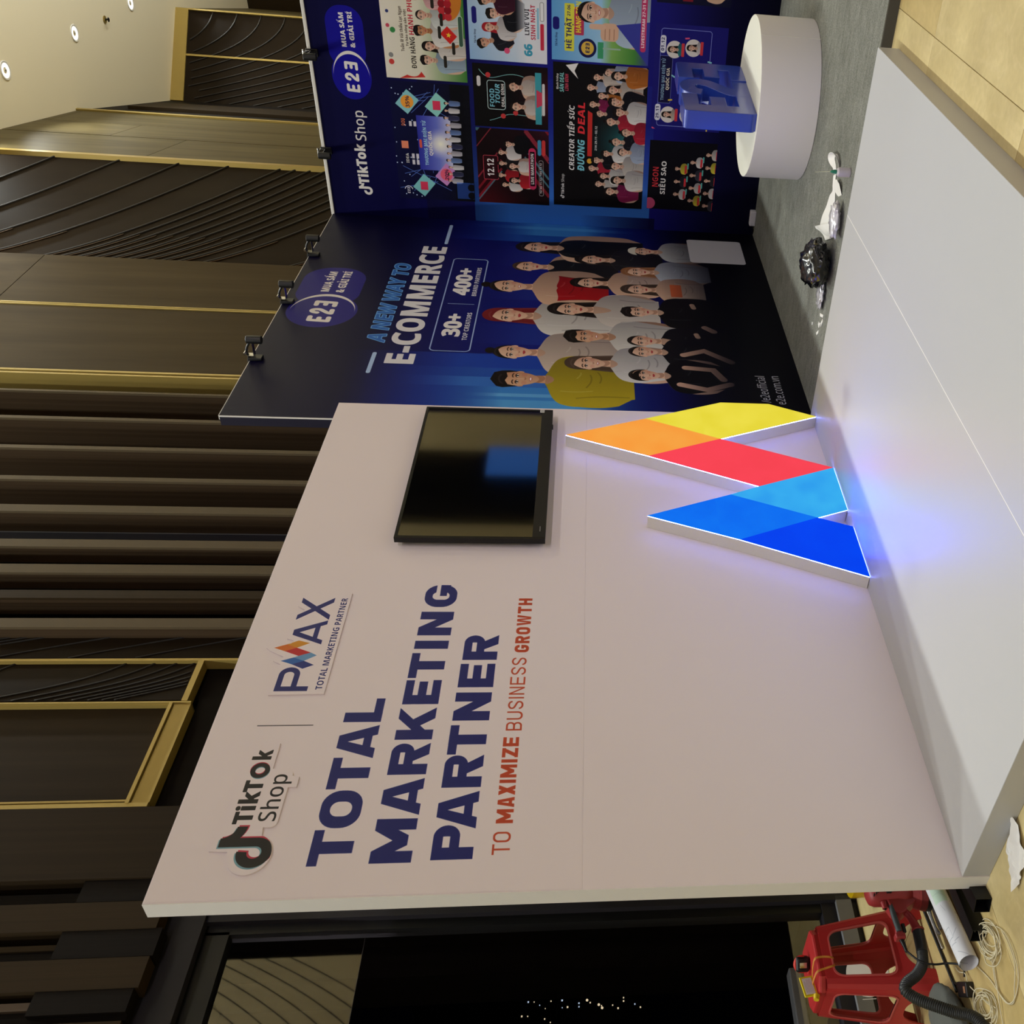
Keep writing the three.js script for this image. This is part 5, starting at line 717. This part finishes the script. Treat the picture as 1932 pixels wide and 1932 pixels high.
// ---------------------------------------------------------------- the tools and rubbish left of the white wall
{ // red plastic stool with open sides
  const red = std({ color: 0xb02a2a, roughness: 0.42 }), rimRed = std({ color: 0xc25650, roughness: 0.5 }), redDark = std({ color: 0xa32626, roughness: 0.5 });  // rim red lightened for worn edges and painted-in glints
  const t = thing('plastic_stool', 'red plastic stool with large open windows in its sides beside the white wall', 'stool', [0.17, 0, -1.01]);
  const H = 0.5, half = (y) => 0.207 - 0.067 * y / H, ch = (y) => 0.058 - 0.02 * y / H, th = 0.007;
  const warp = (g, k) => { const p = g.attributes.position, a = k * Math.PI / 2; for (let i = 0; i < p.count; i++) { const x = p.getX(i), y = p.getY(i), z = p.getZ(i), s = (half(y) - ch(y)) / 0.1, n = half(y) - th + z, lx = x * s; p.setXYZ(i, lx * Math.cos(a) + n * Math.sin(a), y, -lx * Math.sin(a) + n * Math.cos(a)); } g.computeVertexNormals(); return g; };
  const sideShape = () => {
    const s = new THREE.Shape(); s.moveTo(-0.1, 0); s.lineTo(-0.078, 0); s.bezierCurveTo(-0.07, 0.09, -0.05, 0.115, 0, 0.115); s.bezierCurveTo(0.05, 0.115, 0.07, 0.09, 0.078, 0); s.lineTo(0.1, 0); s.lineTo(0.1, 0.47); s.lineTo(-0.1, 0.47); s.closePath();
    const h = new THREE.Path(); h.moveTo(-0.06, 0.165); h.lineTo(0.06, 0.165); h.quadraticCurveTo(0.088, 0.168, 0.088, 0.21); h.lineTo(0.088, 0.385); h.quadraticCurveTo(0.086, 0.425, 0.055, 0.428); h.lineTo(-0.055, 0.428); h.quadraticCurveTo(-0.086, 0.425, -0.088, 0.385); h.lineTo(-0.088, 0.21); h.quadraticCurveTo(-0.088, 0.168, -0.06, 0.165); s.holes.push(h); return s;
  };
  const rimShape = () => { const q = new THREE.Shape(), r = (s, k) => { s.moveTo(-0.06 - k, 0.165 - k); s.lineTo(0.06 + k, 0.165 - k); s.quadraticCurveTo(0.088 + k, 0.168 - k, 0.088 + k, 0.21); s.lineTo(0.088 + k, 0.385); s.quadraticCurveTo(0.086 + k, 0.425 + k, 0.055 + k, 0.428 + k); s.lineTo(-0.055 - k, 0.428 + k); s.quadraticCurveTo(-0.086 - k, 0.425 + k, -0.088 - k, 0.385); s.lineTo(-0.088 - k, 0.21); s.quadraticCurveTo(-0.088 - k, 0.168 - k, -0.06 - k, 0.165 - k); }; r(q, 0.0065); const h = new THREE.Path(); r(h, 0); q.holes.push(h); return q; };
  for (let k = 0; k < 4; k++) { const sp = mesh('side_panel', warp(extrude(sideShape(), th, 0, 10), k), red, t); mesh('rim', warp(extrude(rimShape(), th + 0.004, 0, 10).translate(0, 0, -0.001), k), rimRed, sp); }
  for (let k = 0; k < 4; k++) { // the chamfered corner legs
    const P = [], I = [], a = k * Math.PI / 2, put = (x, y, z) => P.push(x * Math.cos(a) + z * Math.sin(a), y, -x * Math.sin(a) + z * Math.cos(a)), N = 8;
    for (let i = 0; i <= N; i++) { const y = 0.47 * i / N, h = half(y), c = ch(y); for (const [o, m] of [[0, 1], [-th, 0.9]]) { put(h - c, y, h + o); put(h - c * 0.45, y, h - c * 0.12 + o * 0.8); put(h - c * 0.12 + o * 0.8, y, h - c * 0.45); put(h + o, y, h - c); } }
    for (let i = 0; i < N; i++) { const o = i * 8, n = o + 8; for (let j = 0; j < 3; j++) { I.push(o + j, o + j + 1, n + j, n + j, o + j + 1, n + j + 1); I.push(o + 4 + j, n + 4 + j, o + 5 + j, n + 4 + j, n + 5 + j, o + 5 + j); } for (const j of [0, 3]) I.push(o + j, n + j, o + 4 + j, n + j, n + 4 + j, o + 4 + j); }
    for (let j = 0; j < 3; j++) I.push(j, 4 + j, j + 1, j + 1, 4 + j, 5 + j);
    const g = new THREE.BufferGeometry(); g.setAttribute('position', new THREE.Float32BufferAttribute(P, 3)); g.setAttribute('uv', new THREE.Float32BufferAttribute(new Float32Array(P.length / 3 * 2), 2)); g.setIndex(I); const q = g.toNonIndexed(); q.computeVertexNormals(); mesh('leg', q, std({ color: red.color, roughness: 0.42, side: THREE.DoubleSide }), t);
  }
  const oct = (h, c) => [[h, -h + c], [h, h - c], [h - c, h], [-h + c, h], [-h, h - c], [-h, -h + c], [-h + c, -h], [h - c, -h]];
  { const g = extrude(shapeOf(oct(0.131, 0.042)), 0.018, 0.01).rotateX(-Math.PI / 2).translate(0, 0.472, 0); mesh('seat', g, red, t); }
  mesh('scuff', B(-0.146, -0.1455, 0.28, 0.34, 0.1, 0.106).translate(-0.036, -0.02, 0), M.white, t);
  // tape measure and badge on the stool
  const tm = thing('tape_measure', 'red and black tape measure standing on the red stool seat', 'tape measure', [0.2, 0.5, -1.0], -0.75), shellRed = std({ color: 0xd03a30, roughness: 0.4 });
  mesh('case', RB(-0.034, 0.034, 0.0, 0.066, -0.018, 0.018, 0.016, 3), M.black, tm); mesh('shell', [new THREE.TorusGeometry(0.03, 0.009, 10, 28, Math.PI * 1.25).rotateZ(-0.3).translate(0, 0.036, 0), RB(-0.042, -0.02, 0.0, 0.012, -0.012, 0.012, 0.003)], shellRed, tm); mesh('boss', cyl(0.022, 0.022, 0.041, 24).rotateX(Math.PI / 2).translate(0, 0.034, 0), M.blackMetal, tm); mesh('clip', RB(-0.012, 0.012, 0.018, 0.05, 0.0205, 0.023, 0.001), M.chrome, tm);
  const bd = thing('badge', 'yellow badge holder with a white card leaning on the edge of the red stool', 'badge', [0.075, 0.501, -0.945], 0.1);
  const yel = std({ color: 0xe6d21c, roughness: 0.4 }), card = sheet(0.05, 0.035, 3000); card.g.fillStyle = '#e4e2e6'; card.g.fillRect(0, 0, 1, 1); for (let k = 0; k < 6; k++) { card.g.fillStyle = '#b4b2bc'; card.g.fillRect(0.006, 0.005 + k * 0.005, 0.03 + rnd() * 0.01, 0.0014); }
  const holder = mesh('holder', RB(-0.046, 0.046, 0.0, 0.06, -0.004, 0.004, 0.003), yel, bd); const cf = mesh('card', B(-0.037, 0.037, 0.009, 0.051, 0.0041, 0.0048), std({ map: card.tex(), roughness: 0.6 }), bd); mesh('knob', cyl(0.012, 0.014, 0.022, 14).rotateZ(1.3).translate(-0.058, 0.012, 0.006), std({ color: 0xd8b81c, roughness: 0.4 }), bd);
  for (const m of [holder, cf]) { m.rotation.z = 0.12; m.position.y = 0.006; }
  const band = std({ color: 0xc07a26, roughness: 0.6 }), ln = thing('lanyard', 'orange lanyard looped over the edge of the red stool and into its side window', 'lanyard');
  mesh('loop', ribbon([[0.105, 0.512, -0.94], [0.13, 0.512, -0.9], [0.15, 0.503, -0.866], [0.152, 0.47, -0.858], [0.146, 0.44, -0.851], [0.142, 0.425, -0.852]], Array(6).fill([0.009, 0.002, 0]), 0.0015, 40), band, ln);
  mesh('loop', ribbon([[0.07, 0.52, -0.93], [0.075, 0.518, -0.9], [0.092, 0.504, -0.866], [0.1, 0.47, -0.858], [0.105, 0.44, -0.851], [0.11, 0.425, -0.852]], Array(6).fill([0.009, 0.002, 0]), 0.0015, 40), band, ln);
}
{ // sander: motor, body, pad, handle and hose
  const red = std({ color: 0x9c2f30, roughness: 0.45 }), t = thing('power_sander', 'dark red power tool with a black handle and hose port standing beside the stool', 'power tool', [0, 0, -0.6]);
  const X = 0.3;
  mesh('motor_housing', new THREE.LatheGeometry([[0, 0.298], [0.03, 0.296], [0.052, 0.284], [0.06, 0.262], [0.061, 0.225], [0.066, 0.215], [0.064, 0.17], [0.07, 0.14], [0.062, 0.1], [0, 0.1]].map(([x, y]) => new THREE.Vector2(x, y)), 32).translate(X, 0, 0), red, t);
  for (let k = 0; k < 4; k++) mesh('vent', RB(-0.011, 0.011, 0, 0.005, 0.0, 0.006, 0.002, 1).rotateZ(-0.3).translate(0.266 + 0.006 * k, 0.268 - k * 0.01 + 0.004, 0.052 - (k === 0 ? 0.012 : 0.004)), M.black, t);
  mesh('label_plate', RB(0.262, 0.31, 0.2, 0.222, 0.05, 0.068, 0.003), M.black, t); mesh('screw_boss', cyl(0.011, 0.014, 0.03, 14).rotateZ(Math.PI / 2).translate(0.226, 0.235, 0.02), red, t); mesh('screw', cyl(0.006, 0.006, 0.004, 10).rotateZ(Math.PI / 2).translate(0.209, 0.235, 0.02), M.black, t);
  { const s = new THREE.Shape(); s.moveTo(0.3, 0.22); s.lineTo(0.235, 0.214); s.bezierCurveTo(0.2, 0.205, 0.18, 0.19, 0.19, 0.165); s.lineTo(0.2, 0.15); s.bezierCurveTo(0.22, 0.15, 0.22, 0.12, 0.24, 0.1); s.lineTo(0.3, 0.09); s.closePath(); mesh('gear_case', extrude(s, 0.06, 0.006).translate(0, 0, -0.03), red, t); }
  mesh('handle', sweep([V(0.24, 0.185, 0.01), V(0.19, 0.19, 0.01), V(0.13, 0.196, 0.012), V(0.085, 0.2, 0.012)], (u) => 0.014 + 0.003 * Math.sin(u * 9), 30, 12), red, t); mesh('grip', sweep([V(0.225, 0.206, 0.024), V(0.17, 0.206, 0.026), V(0.105, 0.2, 0.026)], 0.0125, 20, 12), std({ color: 0x3a4244, roughness: 0.55 }), t); mesh('trigger', RB(0.105, 0.145, 0.166, 0.182, 0.006, 0.02, 0.004), M.black, t); mesh('collar', RB(0.074, 0.1, 0.178, 0.222, -0.008, 0.034, 0.007), red, t);
  mesh('dust_pipe', sweep([V(0.25, 0.165, 0.0), V(0.215, 0.15, 0.0), V(0.18, 0.128, 0.0), V(0.15, 0.118, 0.0), V(0.122, 0.11, 0.0)], (u) => 0.013 + 0.006 * u, 30, 14), red, t); mesh('pipe_ring', new THREE.TorusGeometry(0.0225, 0.0055, 10, 24).rotateY(Math.PI / 2).translate(0.122, 0.11, 0), red, t);
  mesh('pad_skirt', cyl(0.075, 0.085, 0.04, 32).translate(X, 0.06, 0), std({ color: 0x7a2224, roughness: 0.5 }), t); mesh('pad', cyl(0.085, 0.085, 0.024, 32).translate(X, 0.03, 0), M.black, t); mesh('neck', cyl(0.05, 0.08, 0.06, 24).translate(X, 0.1, 0), red, t);
  mesh('strain_relief', sweep([V(0.08, 0.196, 0.012), V(0.05, 0.192, 0.016), V(0.02, 0.19, 0.02)], (u) => 0.011 - 0.005 * u, 16, 10), M.black, t);
  const hose = thing('vacuum_hose', 'black corrugated vacuum hose curling in front of the red stool', 'hose');
  const pts = [V(0.12, 0.11, -0.6), V(0.07, 0.113, -0.6), V(0.025, 0.119, -0.595), V(-0.03, 0.135, -0.585), V(-0.08, 0.175, -0.57), V(-0.118, 0.23, -0.56), V(-0.145, 0.246, -0.555), V(-0.172, 0.228, -0.55), V(-0.2, 0.2, -0.535), V(-0.235, 0.155, -0.51), V(-0.275, 0.1, -0.48), V(-0.32, 0.05, -0.43), V(-0.38, 0.027, -0.4)];
  mesh('corrugated_tube', sweep(pts, (u, l) => 0.0215 + (l > 0.1 ? 0.0022 * Math.sin(l * 2 * Math.PI / 0.0085) : 0.003), 760, 16), std({ color: 0x2c2e2e, roughness: 0.42 }), hose);
  const cable = thing('power_cable', 'thin black power cable sagging from the red tool to the black plug box', 'cable'); mesh('wire', sweep([V(0.022, 0.19, -0.578), V(0.0, 0.185, -0.56), V(-0.04, 0.15, -0.55), V(-0.055, 0.1, -0.545), V(-0.06, 0.05, -0.53), V(-0.085, 0.012, -0.5), V(-0.12, 0.012, -0.48), V(-0.142, 0.02, -0.477)], 0.0042, 70, 8), M.black, cable);
  const pb = thing('plug_box', 'black plug box with an orange mark on the floor beside the cords', 'plug box', [-0.19, 0, -0.485], 1.1); mesh('case', RB(-0.025, 0.075, 0.0, 0.034, -0.028, 0.028, 0.005), M.black, pb); mesh('mark', B(-0.012, 0.008, 0.034, 0.0346, -0.012, 0.012), std({ color: 0x9a6a4a, roughness: 0.6 }), pb); mesh('tail', sweep([V(0.074, 0.016, 0), V(0.12, 0.008, 0.01), V(0.2, 0.006, 0.03)], 0.005, 20, 8), M.black, pb);
  const bag = thing('cloth_bag', 'grey cloth dust bag slumped on the floor under the corrugated hose', 'bag', [-0.23, 0.0, -0.7]);
  { const g = new THREE.SphereGeometry(1, 40, 24), p = g.attributes.position; for (let i = 0; i < p.count; i++) { const v = V().fromBufferAttribute(p, i), a = 1 + 0.16 * fbm(v.x * 2, v.y * 2, v.z * 2 + 4, 3); p.setXYZ(i, (v.x * 0.17 - v.z * 0.06) * a, Math.max(0.001, (v.y * 0.5 + 0.5) * 0.1 * a), v.z * 0.17 * a); } g.computeVertexNormals(); mesh('body', g, std({ color: 0x5c5e58, roughness: 0.9 }), bag); }
}
{ // rolls, tubes, rods, cords
  const plan = sheet(0.5, 0.3, 1000); { const g = plan.g; g.fillStyle = '#dcdce0'; g.fillRect(0, 0, 1, 1); g.strokeStyle = 'rgba(120,125,140,0.6)'; g.lineWidth = 0.0015; for (let k = 0; k < 26; k++) { g.beginPath(); const a = rnd() * 0.5, b = rnd() * 0.3; g.moveTo(a, b); g.lineTo(a + (rnd() - 0.5) * 0.2, b + (rnd() - 0.5) * 0.06); g.stroke(); } for (let k = 0; k < 6; k++) { g.strokeRect(rnd() * 0.45, rnd() * 0.25, 0.05, 0.03); } g.fillStyle = 'rgba(190,220,190,0.7)'; g.fillRect(0.12, 0.08, 0.1, 0.05); }
  const roll = (name, label, a, b, r, mat, oval = 1) => { const t = thing(name, label, 'paper roll'), L = a.distanceTo(b), P = [], U = [], I = [], N = 44; for (let i = 0; i <= N; i++) { const an = i / N * Math.PI * 2 * 1.25, q = r * (1 - 0.12 * i / N); for (const s of [0, 1]) { P.push(Math.cos(an) * q, Math.sin(an) * q * oval, s * L); U.push(i / N, s); } } for (let i = 0; i < N; i++) { const o = i * 2; I.push(o, o + 2, o + 1, o + 1, o + 2, o + 3); } const g = new THREE.BufferGeometry(); g.setAttribute('position', new THREE.Float32BufferAttribute(P, 3)); g.setAttribute('uv', new THREE.Float32BufferAttribute(U, 2)); g.setIndex(I); g.computeVertexNormals(); const m = mesh('sheet', g, mat, t); t.position.copy(a); t.lookAt(b); return t; };
  const planMat = std({ map: plan.tex(), roughness: 0.7, side: THREE.DoubleSide });
  roll('drawing_roll', 'rolled white drawing sheet lying on the marble floor beside the white wall', V(-0.16, 0.043, -0.335), V(0.32, 0.043, -0.475), 0.042, planMat, 0.95);
  const gp = thing('paper_sheet', 'loose grey-white sheet lying against the rolled drawing', 'paper'); mesh('sheet', ribbon([[0.2, 0.03, -0.345], [0.1, 0.034, -0.32], [0.03, 0.03, -0.31], [-0.02, 0.012, -0.3]], [[0.02, 0.02, 0.08], [0.01, 0.02, 0.09], [0, 0.015, 0.08], [-0.01, 0.006, 0.05]], 0.0015, 40), M.paper, gp);
  const tube = (label, a, b, s, y) => { const t = thing('square_tube', label, 'metal tube'), L = Math.hypot(b[0] - a[0], b[1] - a[1]), w = 0.0025, an = -Math.atan2(b[1] - a[1], b[0] - a[0]); const q = new THREE.Shape(); q.moveTo(-s, -s); q.lineTo(s, -s); q.lineTo(s, s); q.lineTo(-s, s); const h = new THREE.Path(); h.moveTo(-s + w, -s + w); h.lineTo(-s + w, s - w); h.lineTo(s - w, s - w); h.lineTo(s - w, -s + w); q.holes.push(h); mesh('profile', extrude(q, L).rotateY(Math.PI / 2), M.blackMetal, t); t.position.set(a[0], y + s, a[1]); t.rotation.y = an; return t; };
  tube('black square steel tube lying closest to the bottom of the white wall', [-0.075, -0.075], [0.3, -0.19], 0.032, 0.0); tube('second black square steel tube lying beside the first one, partly under paper', [-0.125, -0.2], [0.32, -0.285], 0.03, 0.0);
  const st = thing('paper_strip', 'narrow white paper strip poking out from under the white wall', 'paper'); mesh('strip', ribbon([[0.1, 0.008, -0.1], [0.03, 0.008, -0.1], [-0.035, 0.004, -0.092]], [[0, 0.001, 0.022], [0, 0.001, 0.022], [0, 0.001, 0.018]], 0.001, 12), M.paper, st);
  const rod = (label, pts, r, mat) => { const t = thing('rod', label, 'rod'); mesh('bar', sweep(pts, r, 40, 8), mat, t); return t; };
  rod('long thin black rod lying on the floor under the red tool', [V(0.5, 0.008, -0.79), V(0.2, 0.008, -0.71), V(-0.13, 0.008, -0.625)], 0.007, M.blackMetal); rod('thin black rod between the drawing roll and the long rod', [V(0.4, 0.006, -0.57), V(0.2, 0.006, -0.555), V(-0.08, 0.006, -0.52)], 0.0055, M.blackMetal); rod('slim steel rod lying beside the long black rod', [V(0.45, 0.007, -0.735), V(0.25, 0.007, -0.69), V(0.06, 0.007, -0.645)], 0.006, M.steel);
  const pl = thing('pliers', 'steel pliers with grey handles lying beside the drawing roll', 'pliers', [0.22, 0.008, -0.63], 0.25); mesh('jaw', [extrude(shapeOf([[0.04, -0.012], [0.1, -0.004], [0.1, 0.004], [0.04, 0.012]]), 0.01, 0.002).rotateX(-Math.PI / 2)], M.chrome, pl); for (const s of [-1, 1]) mesh('handle', sweep([V(0.05, 0.006, s * 0.004), V(0, 0.006, s * 0.022), V(-0.06, 0.006, s * 0.026), V(-0.11, 0.006, s * 0.014)], 0.007, 24, 8), std({ color: 0x8a8a88, roughness: 0.5 }), pl); mesh('pivot', cyl(0.009, 0.009, 0.016, 16).translate(0.05, 0.006, 0), M.steel, pl);
  const cb = thing('cardboard_scrap', 'brown cardboard scrap lying beside the drawing roll', 'cardboard'); mesh('board', extrude(shapeOf([[0, 0], [0.16, 0.03], [0.17, 0.08], [0.05, 0.07], [-0.01, 0.04]]), 0.004).rotateX(-Math.PI / 2).translate(0.06, 0.001, -0.49), std({ color: 0x9a6a48, roughness: 0.85 }), cb);
  const cord = thing('string_tangle', 'tangle of thin cream cord lying on the marble floor', 'cord'), cream = std({ color: 0xcdc3a4, roughness: 0.7 });
  const at = (list, y0 = 0.004) => list.map(([x, z], i) => V(x, y0 + 0.002 * (i % 4), z));
  const loops = (cx, cz, n, rx, rz, k, tilt) => { const P = []; for (let i = 0; i <= n * 8; i++) { const a = i / 8 * Math.PI * 2, q = 0.75 + 0.55 * noise.noise(i * 0.11 + k, k, 2), x = Math.cos(a) * rx * q, z = Math.sin(a) * rz * q; P.push(V(cx + x * Math.cos(tilt) - z * Math.sin(tilt) + 0.03 * noise.noise(i * 0.09, 3, k), 0.004 + 0.0035 * (i % 7), cz + x * Math.sin(tilt) + z * Math.cos(tilt) + 0.03 * noise.noise(i * 0.08, 9, k))); } return P; };
  mesh('loops', sweep(loops(-0.165, -0.165, 11, 0.075, 0.125, 1.5, 0.75), 0.0021, 620, 6), cream, cord); mesh('loops', sweep(loops(-0.31, -0.38, 8, 0.06, 0.1, 6.2, 0.5), 0.0021, 460, 6), cream, cord);
  mesh('long_loop', sweep(at([[-0.1, -0.16], [-0.182, -0.049], [-0.235, -0.015], [-0.307, -0.008], [-0.354, -0.037], [-0.395, -0.114], [-0.389, -0.181], [-0.352, -0.214], [-0.246, -0.288], [-0.167, -0.354]]), 0.0022, 140, 6), cream, cord); mesh('long_loop', sweep(at([[-0.19, -0.05], [-0.25, -0.03], [-0.32, -0.03], [-0.375, -0.09], [-0.4, -0.15], [-0.37, -0.21], [-0.3, -0.24], [-0.22, -0.2]]), 0.0022, 120, 6), cream, cord);
  mesh('tail', sweep(at([[-0.064, -0.556], [-0.095, -0.532], [-0.139, -0.467], [-0.176, -0.465], [-0.234, -0.423], [-0.352, -0.292]], 0.012), 0.0022, 80, 6), cream, cord); mesh('tail', sweep(at([[-0.21, -0.17], [-0.222, -0.198], [-0.302, -0.233], [-0.359, -0.261], [-0.42, -0.3]]), 0.0022, 60, 6), cream, cord);
  const plate = thing('white_board', 'round white board leaning behind the red stool, seen through its window', 'board', [0.37, 0.0, -1.46], -0.4); mesh('disc', cyl(0.105, 0.105, 0.006, 40).rotateX(Math.PI / 2 - 0.25).translate(0, 0.103, 0), M.white, plate);
  const yb = thing('tape_roll', 'yellow translucent roll on the floor by the window behind the red tool', 'roll', [0.83, 0.0, -1.36]); mesh('ring', new THREE.LatheGeometry([[0.05, 0], [0.095, 0], [0.1, 0.005], [0.1, 0.115], [0.096, 0.12], [0.05, 0.12], [0.05, 0]].map(([x, y]) => new THREE.Vector2(x, y)), 36), phys({ color: 0xd8b414, roughness: 0.25, transmission: 0.25, thickness: 0 }), yb); mesh('core', cyl(0.0495, 0.0495, 0.11, 24).translate(0, 0.056, 0), M.white, yb);
  [['crumpled white paper lying on the marble floor against the platform foot', [[-0.005, 0.3], [-0.01, 0.2], [-0.07, 0.215], [-0.14, 0.235], [-0.09, 0.36]], 3]].forEach(([label, pts, k]) => { const t = thing('crumpled_paper', label, 'paper'); const g = new THREE.PlaneGeometry(1, 1, 24, 24), p = g.attributes.position; for (let i = 0; i < p.count; i++) { const u = p.getX(i) + 0.5, v = p.getY(i) + 0.5; const x = -0.155 + 0.148 * u + 0.03 * (v - 0.5), z = 0.195 + 0.16 * v + 0.04 * (u - 0.5), y = 0.006 + 0.035 * Math.abs(fbm(u * 2.4 + k, v * 2.4, 1, 2)) + 0.02 * Math.max(0, 1 - Math.abs(u - v) * 4); p.setXYZ(i, x, y, z); } const n = g.toNonIndexed(); n.computeVertexNormals(); mesh('sheet', n, M.paper, t); });
}
renderer.render(scene, camera);
